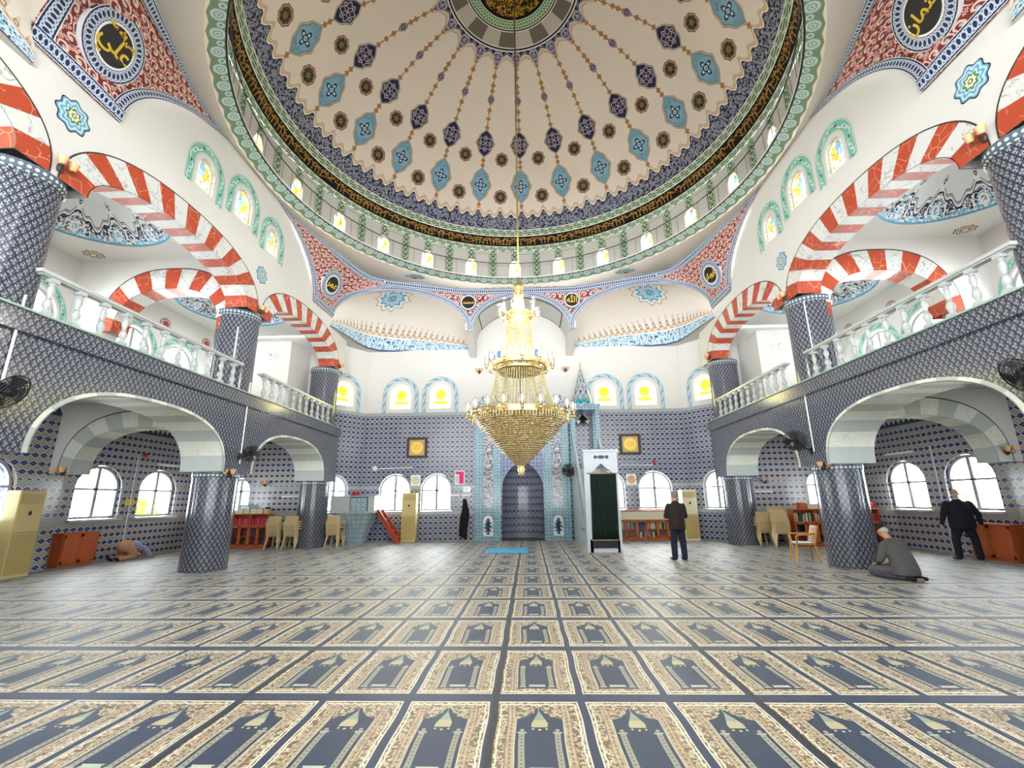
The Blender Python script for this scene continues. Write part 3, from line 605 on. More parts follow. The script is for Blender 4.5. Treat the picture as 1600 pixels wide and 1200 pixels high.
# striped arches --------------------------------------------------------
def arch(name, org, sd, nd, c, z0, ai, bi, ao, bo, n, N, th, mats, label, group, proud=.012):
    m = MB(); voussoirs(m, org, sd, nd, c, z0, ai, bi, ao, bo, n, N, th, proud, outline=2)
    return tag(m.build(name, mats+['dark_grey']), label, 'arch', group)
nm = ['nearest', 'middle', 'far']
for s, side in ((-1, 'left'), (1, 'right')):
    for i in range(3):
        c = (CY[i]+CY[i+1])/2; hw = (CY[i+1]-CY[i])/2
        arch('striped_arch', (s*XW, 0, 0), (0, 1, 0), (s, 0, 0), c, 6.5, hw-.55, .78, hw-.08, 1.33, 2.3, 17, .55, ['red_marble', 'white_marble'],
             f'red and white striped arch of the {nm[i]} bay of the {side} gallery arcade', 'striped arches of the gallery')
        m = MB(); voussoirs(m, (s*XW, 0, 0), (0, 1, 0), (s, 0, 0), c, 2.28, hw-.60, 1.18, hw-.53, 1.24, 2.5, 15, 1.0, .012)
        tag(m.build('stone_arch', ['grey_block', 'pale_block']), f'pale stone arch lining under the {side} gallery, {nm[i]} bay', 'arch', 'stone arch linings below the gallery')
    for yc, q in ((11.35, 'far'), (5.8, 'near')):
        arch('stone_arch', (0, yc-.45, 0), (s, 0, 0), (0, 1, 0), 9.25, 2.28, 1.66, 1.12, 1.98, 1.52, 2.5, 13, .5, ['grey_block', 'pale_block'],
             f'grey and white stone arch across the ground-floor {side} aisle, {q} one', 'stone arches across the aisles')
        arch('striped_arch', (0, yc-.45, 0), (s, 0, 0), (0, 1, 0), 9.25, 5.95, 1.42, 1.18, 1.80, 1.74, 2.5, 13, .5, ['red_marble', 'white_marble'],
             f'red and white striped arch across the upper {side} gallery, {q} one', 'striped arches across the galleries')
# columns ---------------------------------------------------------------
cn = {0: 'behind the viewer', 1: 'nearest', 2: 'middle', 3: 'farthest'}
for s, side in ((-1, 'left'), (1, 'right')):
    for i in (1, 2, 3):
        t = thing('column', f'round {side} column clad in navy and white tiles, {cn[i]} of its row', 'column', (s*XC, CY[i], 0), group='tiled columns')
        m = MB(); m.lathe([(CR, 0), (CR, 2.2), (CR, 4.2), (CR, 6.36)], seg=40); m.build('shaft', 'trellis_tile', t, smooth=True)
        m = MB(); m.lathe([(CR+.01, 6.34), (CR+.035, 6.36), (CR+.035, 6.49), (.0, 6.50)], seg=40); m.build('collar', 'collar_tile', t, autos=30)
        m = MB(); m.lathe([(CR+.004, 2.16), (CR+.02, 2.18), (CR+.02, 2.27), (.0, 2.28)], seg=40); m.build('collar', 'collar_tile', t, autos=30)
# gallery ceilings with shallow domes ------------------------------------
def holed_ceiling(name, cx, cy_, hx, hy_, z, R, H, mats, parent=None, border=True):
    m = MB(); N = 64
    def sqp(a):
        k = 1/max(abs(sin(a))/hx, abs(cos(a))/hy_); return (cx+k*sin(a), cy_+k*cos(a), z)
    m.grid(lambda u, v: tuple(Vector((cx+R*sin(2*pi*u), cy_+R*cos(2*pi*u), z)).lerp(Vector(sqp(2*pi*u)), v)), N, 1, mi=0, closed=True)
    Rs = (R*R+H*H)/(2*H); th = math.asin(R/Rs)
    m.grid(lambda u, v: (cx+Rs*sin(th*(1-v))*sin(2*pi*u), cy_+Rs*sin(th*(1-v))*cos(2*pi*u), z+Rs*cos(th*(1-v))-Rs*cos(th)), N, 16, lambda u, v: (u*11*.95, v*Rs*th), mi=1, closed=True)
    return struct(m.build(name, mats, smooth=False))
for s in (-1, 1):
    for cy_ in (8.58, 14.15, 3.0):
        holed_ceiling('ceiling', s*9.7, cy_, 2.62, 2.75 if cy_ > 5 else 3.3, 8.0, 1.68, .75, ['white_paint', 'tulip_dome'])
        m = MB(); Rl = 1.75; holed_ceiling('ceiling', s*9.7, cy_, 2.4, 2.75 if cy_ > 5 else 3.3, 4.0, 1.75, .0+.02, ['cream_paint', 'cream_paint'])
# medallions painted flat on the gallery ceilings and walls
def rosette_poly(r, n=8, k=.12, N=64, sx=1, sy=1): return [(sx*r*(1+k*cos(n*2*pi*i/N))*cos(2*pi*i/N), sy*r*(1+k*cos(n*2*pi*i/N))*sin(2*pi*i/N)) for i in range(N)]
def rosette(org, ex, ey, out, r, cols, label, group, sx=1, sy=1, n=8, name='painted_rosette'):
    org = Vector(org); ex = Vector(ex); ey = Vector(ey); out = Vector(out); m = MB(); rs = [1, .93, .84, .70, .56, .44, .30, .16, .07]
    for k, c in enumerate(cols): m.prism(rosette_poly(r*rs[k], n, .10 if k < 3 else .16, 64, sx, sy), lambda x, y, d, k=k: org+ex*x+ey*y+out*(.004+.0025*k)*d, k, depth=(0, 1))
    mats = []
    for c in cols: mats.append(c)
    return tag(m.build(name, mats), label, 'rosette', group)
for nme, h in dict(ros_black='#14202c', ros_blue='#5f96ae', ros_pale='#a9c6d2', ros_teal='#6a9c98', ros_green='#54744a', ros_cream='#d9d2b4', ros_pink='#b06a78', ros_red='#a03a3a', ros_brown='#5b3a38').items(): mat(nme, h, rough=.7)
RC = ['ros_black', 'ros_blue', 'ros_pale', 'ros_blue', 'ros_pale', 'ros_green', 'ros_cream', 'ros_green', 'ros_cream']
for s, side in ((-1, 'left'), (1, 'right')):
    for yc, q in ((5.85, 'nearest'), (11.25, 'middle')):
        rosette((s*(XW-.004), yc, 7.64), (0, 1, 0), (0, 0, 1), (-s, 0, 0), .27 if yc < 6 else .23, RC, f'blue and green painted rosette above the {q} column of the {side} arcade', 'rosettes on the arcade walls')
    for yc, q in ((10.55, 'middle'), (16.2, 'far')):
        rosette((s*11.25, yc, 7.998), (1, 0, 0), (0, 1, 0), (0, 0, -1), .2, ['ros_pink', 'ros_black', 'ros_cream', 'ros_green', 'ros_cream', 'ros_black', 'ros_cream'], f'small pink and black painted oval on the {side} gallery ceiling, {q} corner', 'ovals on the gallery ceilings', sx=1.2)
    for yc in (13.9, 15.9):
        rosette((s*(XO-.004), yc+.1, 7.4), (0, 1, 0), (0, 0, 1), (-s, 0, 0), .24, ['ros_black', 'white_paint', 'ros_red', 'white_paint', 'ros_red'], f'small red floral drop painted high on the {side} gallery wall '+('nearer the viewer' if yc < 15 else 'farther from the viewer'), 'floral drops on the gallery wall', sx=.9, n=2)
    rosette((s*4.12, 16.2, 10.03), (1, 0, 0), (0, 1, 0), (0, .15, -1), .3, ['ros_black', 'ros_pale', 'ros_blue', 'ros_pale', 'ros_green', 'ros_pale', 'ros_red', 'ros_red'], f'blue oval rosette painted between the dome ring and the {side} front vault', 'oval rosettes below the dome ring', sx=1.25, sy=.8)
# ================================================================ dome
def DP(r, az, z): return (r*sin(az), DYC+r*cos(az), z)
phm = radians(71.4); m = MB()
m.grid(lambda u, v: (DR*sin(phm*(1-v*.9999))*sin(2*pi*u), DR*sin(phm*(1-v*.9999))*cos(2*pi*u), DR*cos(phm*(1-v*.9999))), 120, 48, closed=True)
o = m.build('ceiling_dome', 'dome_painting', smooth=True, loc=(0, DYC, DZ), flip=False); struct(o)
RD = DR*sin(phm); ZD = DZ+DR*cos(phm)      # foot of the painted cap
# drum with 24 windows
NB = 24; ph0 = radians(-1.6)
m = MB(); w_half = .17; 
for k in range(NB):
    a0 = ph0+2*pi*(k-.25)/NB; a1 = a0+2*pi/NB; SUB = 16
    for j in range(SUB):
        u0, u1 = j/SUB, (j+1)/SUB; b0, b1 = a0+(a1-a0)*u0, a0+(a1-a0)*u1; um = (u0+u1)/2
        hole = abs(um-.25) < 2/16
        def top(u): return 11.02+.24*sqrt(max(0, 1-((u-.25)/(2/16))**2))
        def Q(b, z): return DP(RD, b, z)
        def UV(u, z): return (u+k, (z-10.2)/(ZD-10.2))
        if hole:
            m.face([Q(b0, 10.2), Q(b1, 10.2), Q(b1, 10.5), Q(b0, 10.5)], [UV(u0, 10.2), UV(u1, 10.2), UV(u1, 10.5), UV(u0, 10.5)])
            t0, t1 = top(u0), top(u1); m.face([Q(b0, t0), Q(b1, t1), Q(b1, ZD), Q(b0, ZD)], [UV(u0, t0), UV(u1, t1), UV(u1, ZD), UV(u0, ZD)])
            m.face([Q(b0, t0), Q(b1, t1), DP(RD+.3, b1, t1), DP(RD+.3, b0, t0)], None, 1)
            m.face([Q(b0, 10.5), Q(b1, 10.5), DP(RD+.3, b1, 10.5), DP(RD+.3, b0, 10.5)], None, 1)
            if j == 2: m.face([Q(b0, 10.5), Q(b0, 11.02), DP(RD+.3, b0, 11.02), DP(RD+.3, b0, 10.5)], None, 1)
            if j == 5: m.face([Q(b1, 10.5), Q(b1, 11.02), DP(RD+.3, b1, 11.02), DP(RD+.3, b1, 10.5)], None, 1)
        else: m.face([Q(b0, 10.2), Q(b1, 10.2), Q(b1, ZD), Q(b0, ZD)], [UV(u0, 10.2), UV(u1, 10.2), UV(u1, ZD), UV(u0, ZD)])
struct(m.build('wall_drum', ['drum_wall', 'cream_paint']))
for k in range(NB):
    a = ph0+2*pi*k/NB
    hw = 2*pi/NB*(2/16)*RD
    m = MB(); m.prism([(-hw, 0), (hw, 0)]+[(hw*cos(pi*i/12), .52+.24*sin(pi*i/12)) for i in range(13)], lambda x, y, d: (lambda P, e: (P[0]+e.x*x, P[1]+e.y*x, 10.5+y))(DP(RD+.16+.01*d, a, 0), Vector((cos(a), -sin(a), 0))), 0)
    o = m.build(f'window_{k+1}', 'stained_glass', merge=0); struct(o)
# ring: ledge, black line, green scallops, then the plaster down to the vault line
RI, ZR = 6.55, 10.26
m = MB(); m.lathe([(RI, ZR), (RD, ZR-.01)], (0, DYC, 0), 96); m.lathe([(RI, ZR), (RI-.0, ZR+.06), (RD, ZR+.06)], (0, DYC, 0), 96); struct(m.build('trim_2', 'cream_paint'))
m = MB(); N = 144; m.grid(lambda u, v: DP(RI+.36*v, 2*pi*u, ZR-.0-.12*v), N, 1, lambda u, v: (u*2*pi*RI*1.0204, v), closed=True); struct(m.build('trim_3', 'ring_border'))
# guard rail on the ledge
t = thing('ledge_railing', 'thin grey metal guard rail running round the foot of the dome', 'railing', (0, DYC, ZR+.06))
m = MB(); m.tube([(RI*1.004*sin(2*pi*i/96), RI*1.004*cos(2*pi*i/96), .62) for i in range(97)], .016, 6, cap=False); m.build('handrail', 'dark_grey', t)
m = MB()
for i in range(96):
    a = 2*pi*i/96; m.tube([(RI*1.004*sin(a), RI*1.004*cos(a), 0), (RI*1.004*sin(a), RI*1.004*cos(a), .62)], .006, 4)
m.build('rail_posts', 'dark_grey', t)['kind'] = 'stuff'
# ---- outline of the vault line (one quarter, then mirrored)
T1 = Vector((-XW+.03, 14.15, 8.2)); T2 = Vector((-7.0, 15.74, 8.2)); APX = 10.24
def qline(t):     # from the side wall apex to the middle of the front
    pts = [(-XW+.03, 11.5, 10.22), (-6.92, 12.5, 10.2), (-6.62, 13.6, 10.16), (-6.25, 14.7, 10.1), (-5.75, 15.85, 10.0), (-5.1, 16.17, 9.95), (-4.2, 16.42, 9.92), (-3.1, 16.71, 9.89), (-2.1, 16.94, 9.87), (0, 16.97, 9.86)]
    x = t*(len(pts)-1); i = min(int(x), len(pts)-2); f = x-i
    p = [Vector(pts[max(0, min(len(pts)-1, k))]) for k in (i-1, i, i+1, i+2)]
    return .5*((2*p[1])+(-p[0]+p[2])*f+(2*p[0]-5*p[1]+4*p[2]-p[3])*f*f+(-p[0]+3*p[1]-3*p[2]+p[3])*f**3)
def side_arch(y):  return 8.2+2.02*sqrt(max(0, 1-((y-DYC)/3.8)**2))
def side_pt(t):    # T1 up to the meeting with the vault line
    th = t*math.acos((11.5-DYC)/3.8); y = DYC+3.8*cos(th); z = 8.2+(10.22-8.2)*sin(th)/sin(math.acos((11.5-DYC)/3.8)); return Vector((-XW+.03, y, z))
EA, EB = T2.copy(), Vector((-2.12, 16.97, 8.12))
def ex_arch(t):    # t 0..1 along the exedra arch
    th = pi*t; k = (1-cos(th))/2; p = EA.lerp(EB, k); p.z += 1.36*sin(th)**.92; return p
def ex_half(t):    # T2 to apex, then lifted to the vault line
    return ex_arch(.5*t)
TE = .605          # place on qline above the apex of the exedra arch
def coons(u, v):
    c0 = T1.lerp(T2, u); c1 = qline(TE*u); d0 = side_pt(v); d1 = ex_half(v)+Vector((0, 0, .0))
    top = qline(TE); d1 = d1+(top-ex_half(1))*(v**6)
    B = T1.lerp(T2, u)*(1-v)+qline(0).lerp(top, u)*v
    p = c0*(1-v)+c1*v+d0*(1-u)+d1*u-B; q = Vector((0, DYC, 8.5))-p; q.z = 0
    return p+q.normalized()*.27*(sin(pi*u)*sin(pi*min(1, v*1.0)))**.8 if 0 < u < 1 and 0 < v < 1 else p
def quads(fn):     # the four mirror images of one quarter
    return [(lambda a, b, sx=sx, sy=sy: (lambda p: (p[0]*sx, p[1] if sy > 0 else 2*DYC-p[1], p[2]))(fn(a, b))) for sx in (1, -1) for sy in (1, -1)]
def arclen(fn, N):
    L = [0]; p = Vector(fn(0))
    for i in range(1, N+1): q = Vector(fn(i/N)); L.append(L[-1]+(q-p).length); p = q
    return L
def inward(P, c=Vector((0, DYC, 8.5))):
    return (c-Vector(P)).normalized()
def band(m, curve, offs, N, w, lift=.012, mi=0, flipv=False):
    """painted band: curve(t) edge, offs(t) a nearby inner point giving the direction across"""
    L = arclen(curve, N)
    for i in range(N):
        q = []; uv = []
        for k, v in ((i, 0), (i+1, 0), (i+1, 1), (i, 1)):
            t = k/N; a = Vector(curve(t)); b = Vector(offs(t)); d = (b-a); d = d.normalized() if d.length > 1e-6 else Vector((0, 0, -1))
            p = a+d*w*v; p += inward(p)*lift; q.append(p); uv.append((L[k]/w, v))
        m.face(q, uv, mi)
def ring_mirror(pts_fn): pass
names_q = {(1, 1): 'far left', (1, -1): 'near left', (-1, 1): 'far right', (-1, -1): 'near right'}
L1 = 5.6
for sx in (1, -1):
    for sy in (1, -1):
        R_ = lambda p: Vector((p[0]*sx, p[1] if sy > 0 else 2*DYC-p[1], p[2]))
        m = MB(); m.grid(lambda u, v: R_(coons(u, v)), 28, 28, lambda u, v: ((u-.5)*(1.6+3.4*v)*1.05*sx*1.0, v*3.6), mi=0)
        bw = .27
        band(m, lambda t: R_(coons(0, t)), lambda t: R_(coons(.12+.0*t, t)), 30, bw, .02, 1)
        band(m, lambda t: R_(coons(1, t)), lambda t: R_(coons(.88, t)), 30, bw, .022, 1)
        band(m, lambda t: R_(coons(t, 0)), lambda t: R_(coons(t, .1)), 8, bw, .024, 1)
        band(m, lambda t: R_(qline(t)), lambda t: R_(coons(min(1, t/TE), .9) if t < TE*.9 else qline(t)-Vector((0, 0, 1))), 60, bw, .026, 1)
        # upper face of the wall between the exedra arch, the pier and the front arch
        def face_bot(x):
            if x < EB.x:
                k = min(1, max(0, (x-EA.x)/(EB.x-EA.x))); th = math.acos(1-2*k); return 8.2-.08*k+1.36*sin(th)**.92
            if x < -1.92: return 8.05
            return 8.05+1.45*sqrt(max(0, 1-(x/1.92)**2))
        def face_y(x): return EA.y+(EB.y-EA.y)*min(1, (x-EA.x)/(EB.x-EA.x))
        xa = -4.7; xs = [xa+(EB.x-xa)*(1-cos(pi*i/24/1))/2 if 0 else xa+(EB.x-xa)*sin(pi/2*i/24) for i in range(25)]+[-1.93]+[-1.92*cos(pi/2*i/20) for i in range(21)]
        for i in range(len(xs)-1):
            q = []; uv = []
            for k, tp in ((i, 0), (i+1, 0), (i+1, 1), (i, 1)):
                x = xs[k]; y = face_y(x)-.0; z = face_bot(x) if not tp else 9.9
                q.append(R_((x, y, max(z, face_bot(x))))); uv.append((x*sx, z))
            m.face(q, uv, 0)
        def cur(t): x = -4.7+(EB.x+4.7)*sin(pi/2*t); return R_((x, face_y(x), face_bot(x)))
        band(m, cur, lambda t: cur(t)+Vector((0, 0, 1))*(1.5-t)+R_((-3.5, 16.5, 0))*0+Vector(((.9*t)*sx, 0, 0)), 30, .22, .02, 1)
        def cur2(t): x = -1.93*cos(pi/2*t); return R_((x, 16.98, face_bot(x) if t > .02 else 8.05))
        band(m, cur2, lambda t: cur2(t)+Vector((-.9*(1-t)*sx*1.0, 0, 1-.6*(1-t))), 24, .22, .02, 1)
        band(m, lambda t: R_(ex_arch(.22+.3*t)), lambda t: R_(ex_arch(.22+.3*t)+Vector((0, 0, 1))), 16, .24, .018, 1)
        band(m, lambda t: R_(ex_arch(.15+.4*t)+Vector((-.05, .03, -.03))), lambda t: R_(ex_arch(.15+.4*t)+Vector((-.05, .03, 1))), 16, .6, -.02, 0)
        o = m.build('pendentive', ['red_arabesque', 'chain_border']); struct(o)
# plaster between the ring and the vault line
m = MB(); N = 240
full = []
for sx, sy, rev in ((1, 1, 0), (-1, 1, 1), (-1, -1, 0), (1, -1, 1)):
    pts = [qline(k/60) for k in range(61)]
    if rev: pts = pts[::-1]
    full += [Vector((p.x*sx, p.y if sy > 0 else 2*DYC-p.y, p.z)) for p in pts]
def outer(az):
    d = Vector((sin(az), cos(az)))
    best = None
    for i in range(len(full)):
        a, b = full[i], full[(i+1) % len(full)]; ax, ay = a.x, a.y-DYC; bx, by = b.x, b.y-DYC
        ca = ax*d.y-ay*d.x; cb = bx*d.y-by*d.x
        if ca*cb <= 0 and abs(ca-cb) > 1e-9:
            f = ca/(ca-cb); x = ax+(bx-ax)*f; y = ay+(by-ay)*f
            if x*d.x+y*d.y > 0: return Vector((x, y+DYC, a.z+(b.z-a.z)*f))
    return Vector(DP(7, az, 10))
OUT = [outer(2*pi*k/N) for k in range(N)]
m.grid(lambda u, v: tuple(Vector(DP(RI+.36, 2*pi*u, ZR-.12)).lerp(OUT[int(round(u*N)) % N], v)), N, 1, closed=True)
m.grid(lambda u, v: tuple(OUT[int(round(u*N)) % N]*1.0+(OUT[int(round(u*N)) % N]-Vector((0, DYC, OUT[int(round(u*N)) % N].z))).normalized()*.06*v+Vector((0, 0, .05*v))), N, 1, closed=True)
struct(m.build('trim_4', 'cream_paint', smooth=True))
# wall plate above the arcade inside each great side arch is the arcade wall itself; narrow fillet along the arch
# exedra vaults
def base_pt(t):
    pts = [(-6.98, 15.6), (-6.85, 16.5), (-6.72, 17.6), (-6.55, 18.25), (-6.15, 18.65), (-5.5, 18.78), (-4.4, 18.79), (-3.3, 18.79), (-2.2, 18.79)]
    x = t*(len(pts)-1); i = min(int(x), len(pts)-2); f = x-i; a, b = Vector(pts[i]), Vector(pts[i+1]); return a.lerp(b, f)
def vault(t, q):
    A = ex_arch(.02+.96*t); b = base_pt(t); zb = 7.86; zz = zb+(A.z-zb)*sqrt(max(0, 1-(1-q)**2)) if 0 else zb+(A.z-zb)*sin(q*pi/2)
    k = 1-cos(q*pi/2); k = q**1.6; return Vector((b.x+(A.x-b.x)*k, b.y+(A.y-b.y)*k, zz))
for sx in (1, -1):
    for sy in (1, -1):
        R_ = lambda p: Vector((p[0]*sx, p[1] if sy > 0 else 2*DYC-p[1], p[2]))
        lens = arclen(lambda t: base_pt(t).to_3d(), 48)
        m = MB(); m.grid(lambda u, v: R_(vault(u, v)), 48, 20, lambda u, v: (lens[int(round(u*48))], v*1.9*(.55+.45*v)), mi=0)
        m.grid(lambda u, v: R_(base_pt(u).to_3d()+Vector((0, 0, 7.86))+Vector((-1.1*max(0, 1-u*2.2), 1.0*min(1, u*2.2), 0))*v), 48, 1, lambda u, v: (u, 3.0), mi=1)
        struct(m.build('ceiling_vault', ['vault_painting', 'white_paint'], smooth=True))
        # pier between the vaults
        m = MB(); m.prism([(17.02, 8.12), (17.02, 9.3), (18.8, 9.3), (18.8, 7.5)], lambda x, y, d: R_((-2.2+.28*d, x, y)), 0); struct(m.build('wall_pier', 'white_paint'))
    # star on the vault crown
    if True:
        def star_pt(x, y, lift): t = .47+x/5.6; q = .84-y/2.4; p = vault(min(.98, max(0, t)), min(1, max(0, q))); p = p+(Vector((-3.5, 15, 8))-p).normalized()*lift; return Vector((p.x*sx, p.y, p.z))
        def star(k, r0, r1, n=10): return [((r0 if i % 2 == 0 else r1)*k*cos(pi*i/n), (r0 if i % 2 == 0 else r1)*k*sin(pi*i/n)) for i in range(2*n)]
        m = MB()
        for k, (sc, mi_) in enumerate(((1.0, 0), (.94, 1), (.9, 2), (.55, 3), (.3, 2))):
            P = star(sc, .60, .45); cpt = star_pt(0, 0, .012+.006*k)
            for i in range(len(P)):
                a, b = P[i], P[(i+1) % len(P)]; NS = 5
                for j in range(NS):
                    f0, f1 = j/NS, (j+1)/NS; q = [star_pt(a[0]*f0, a[1]*f0, .012+.006*k), star_pt(a[0]*f1, a[1]*f1, .012+.006*k), star_pt(b[0]*f1, b[1]*f1, .012+.006*k), star_pt(b[0]*f0, b[1]*f0, .012+.006*k)]
                    m.face(q, [(a[0]*f0, a[1]*f0), (a[0]*f1, a[1]*f1), (b[0]*f1, b[1]*f1), (b[0]*f0, b[1]*f0)], mi_)
        mat('star_blue', lambda n: (lambda u, v: mix('#5f9cbc', '#dbe3ea', near(hy(u, v)-.05*cs(at2(v, u)*10.0), .42, .05)+near(hy(u, v), .2, .03)+(n.noise(12, n.vec(u, v), 1) > .62)))(*n.uv()), rough=.7) if 'star_blue' not in MATS else None
        tag(m.build('painted_star', ['gold_paint' if 'gold_paint' in MATS else mat('gold_paint', '#b98a4a', rough=.6), 'cream_paint', 'star_blue', 'ros_pale']), f'blue ten-pointed star painted on the crown of the {"left" if sx > 0 else "right"} front vault', 'star', 'painted stars on the vaults')
# barrel over the middle bay
m = MB(); m.grid(lambda u, v: (-1.95*cos(pi*u), 16.98+1.84*v, 8.05+1.47*sin(pi*u)), 32, 2, lambda u, v: (u, v)); struct(m.build('ceiling_barrel', 'white_paint', smooth=True))
m = MB()
for lift, k0, k1, v0, v1, mi_ in ((.015, .16, .84, .08, .93, 0), (.02, .168, .832, .11, .90, 1), (.025, .18, .82, .14, .87, 2)):
    m.grid(lambda u, v: (-(1.95-lift)*cos(pi*(k0+(k1-k0)*u)), 16.98+1.84*(v0+(v1-v0)*v), 8.05+(1.47-lift)*sin(pi*(k0+(k1-k0)*u))), 28, 1, mi=mi_)
o = m.build('wall_painting', ['ros_black', 'white_paint', 'white_paint']); tag(o, 'black outlined field painted on the small vault over the mihrab', 'painting')
# ================================================================ fixtures of the building
# unseen rear (behind the viewer): deck and windowed wall added to shade the foreground floor
m = MB(); wall(m, (0, -5.85, 0), (1, 0, 0), (0, -1, 0), -12, 12, 0, 8.2, [(x-1.0, x+1.0, .9, 2.6, .9, 2) for x in (-9, -6, -3, 0, 3, 6, 9)]+[(x-1.35, x+1.35, 4.5, 6.8, 1.2, 2) for x in (-9, -6, -3, 0, 3, 6, 9)], .3); struct(m.build('wall_back', ['white_paint', 'white_paint']))
m = MB(); m.box((0, -3.4, 4.14), (24, 4.9, .26)); struct(m.build('ceiling', 'cream_paint'))
def frame_bars(m, P, s0, s1, z0, zs, rise, t, d0, d1, mull=True, trans=None, N=20, e=2):
    """border bars + cross bars; P(s,z,d)"""
    c = (s0+s1)/2; a = (s1-s0)/2; O = [(s0, z0)]+[(c-a*cos(pi*k/N), zs+rise*sin(pi*k/N)) for k in range(N+1)]+[(s1, z0)]
    I = [(s0+t, z0+t)]+[(c-(a-t)*cos(pi*k/N), zs+(rise-t)*sin(pi*k/N)) for k in range(N+1)]+[(s1-t, z0+t)]
    n = len(O)
    for i in range(n):
        j = (i+1) % n
        for q in ([(O[i], d0), (O[j], d0), (I[j], d0), (I[i], d0)], [(I[i], d0), (I[j], d0), (I[j], d1), (I[i], d1)], [(O[j], d1), (O[i], d1), (I[i], d1), (I[j], d1)]):
            m.face([P(p[0], p[1], d) for p, d in q])
    def bar(a0, b0, a1, b1):
        for q in ([(a0, b0, d0), (a1, b0, d0), (a1, b1, d0), (a0, b1, d0)], [(a0, b0, d0), (a0, b1, d0), (a0, b1, d1), (a0, b0, d1)], [(a1, b1, d0), (a1, b0, d0), (a1, b0, d1), (a1, b1, d1)], [(a0, b0, d0), (a0, b0, d1), (a1, b0, d1), (a1, b0, d0)], [(a0, b1, d0), (a1, b1, d0), (a1, b1, d1), (a0, b1, d1)]): m.face([P(*p) for p in q])
    if mull: bar(c-t*.7, z0+t, c+t*.7, zs+rise-t)
    if trans: bar(s0+t, trans-t*.4, s1-t, trans+t*.4)
WN = [100]
def window(org, sd, nd, h, style='plain', depth=.12, pane='clear_glass'):
    org = Vector(org); sd = Vector(sd).normalized(); nd = Vector(nd).normalized(); P = lambda s, z, d: org+sd*s+Vector((0, 0, z))+nd*d
    s0, s1, z0, zs, rise = h[:5]; WN[0] += 1
    m = MB(); frame_bars(m, P, s0+.01, s1-.01, z0+.01, zs, rise-.01, .07 if style == 'plain' else .03, depth-.03, depth+.03, style == 'plain', zs-.02 if style == 'plain' else None)
    f = struct(m.build(f'window_{WN[0]}', 'window_grey' if style == 'plain' else 'stone_beige', merge=0)); f['label'] = 'window'
    del f['label']
    c = (s0+s1)/2; a = (s1-s0)/2-.02; m = MB(); poly = [(c-a, z0+.02), (c+a, z0+.02)]+[(c+a*cos(pi*k/20), zs+(rise-.02)*sin(pi*k/20)) for k in range(21)]
    m.face([P(x, y, depth+.005) for x, y in poly], [(x-c, y-z0) for x, y in poly]); p = m.build('pane', pane, f, merge=0)
    return f
def surround(org, sd, nd, h, wd, mt, gap=0, foot=0):
    org = Vector(org); sd = Vector(sd).normalized(); nd = Vector(nd).normalized(); P = lambda s, z, d: org+sd*s+Vector((0, 0, z))+nd*d
    s0, s1, z0, zs, rise = h[:5]; c = (s0+s1)/2; a = (s1-s0)/2+gap; r = rise+gap; m = MB(); z0 -= foot
    def path(k): # k 0..1
        H = zs-z0; A = pi*(a+r)/2; L = 2*H+A; x = k*L
        if x < H: return (c-a, z0+x, -1, 0, x)
        if x < H+A: t = (x-H)/A*pi; return (c-a*cos(t), zs+r*sin(t), -cos(t), sin(t), x)
        return (c+a, zs-(x-H-A), 1, 0, x)
    N = 40
    for i in range(N):
        p, q = path(i/N), path((i+1)/N)
        m.face([P(p[0], p[1], -.006), P(p[0]+p[2]*wd, p[1]+p[3]*wd, -.006), P(q[0]+q[2]*wd, q[1]+q[3]*wd, -.006), P(q[0], q[1], -.006)], [(p[4]/wd*.15, 0), (p[4]/wd*.15, 1), (q[4]/wd*.15, 1), (q[4]/wd*.15, 0)])
    WN[0] += 1; return struct(m.build(f'trim_{WN[0]}', mt, merge=0))
for a, b in LW: window((0, YB, 0), (1, 0, 0), (0, 1, 0), (a, b, 1.15, 1.98, .64))
for c in UWF:
    h = (c-.44, c+.44, 5.32, 5.92, .44); window((0, YB-.02, 0), (1, 0, 0), (0, 1, 0), h, 'art', .14, 'sunburst_glass'); surround((0, YB-.02, 0), (1, 0, 0), (0, 1, 0), h, .19, 'blue_surround', .15, .17)
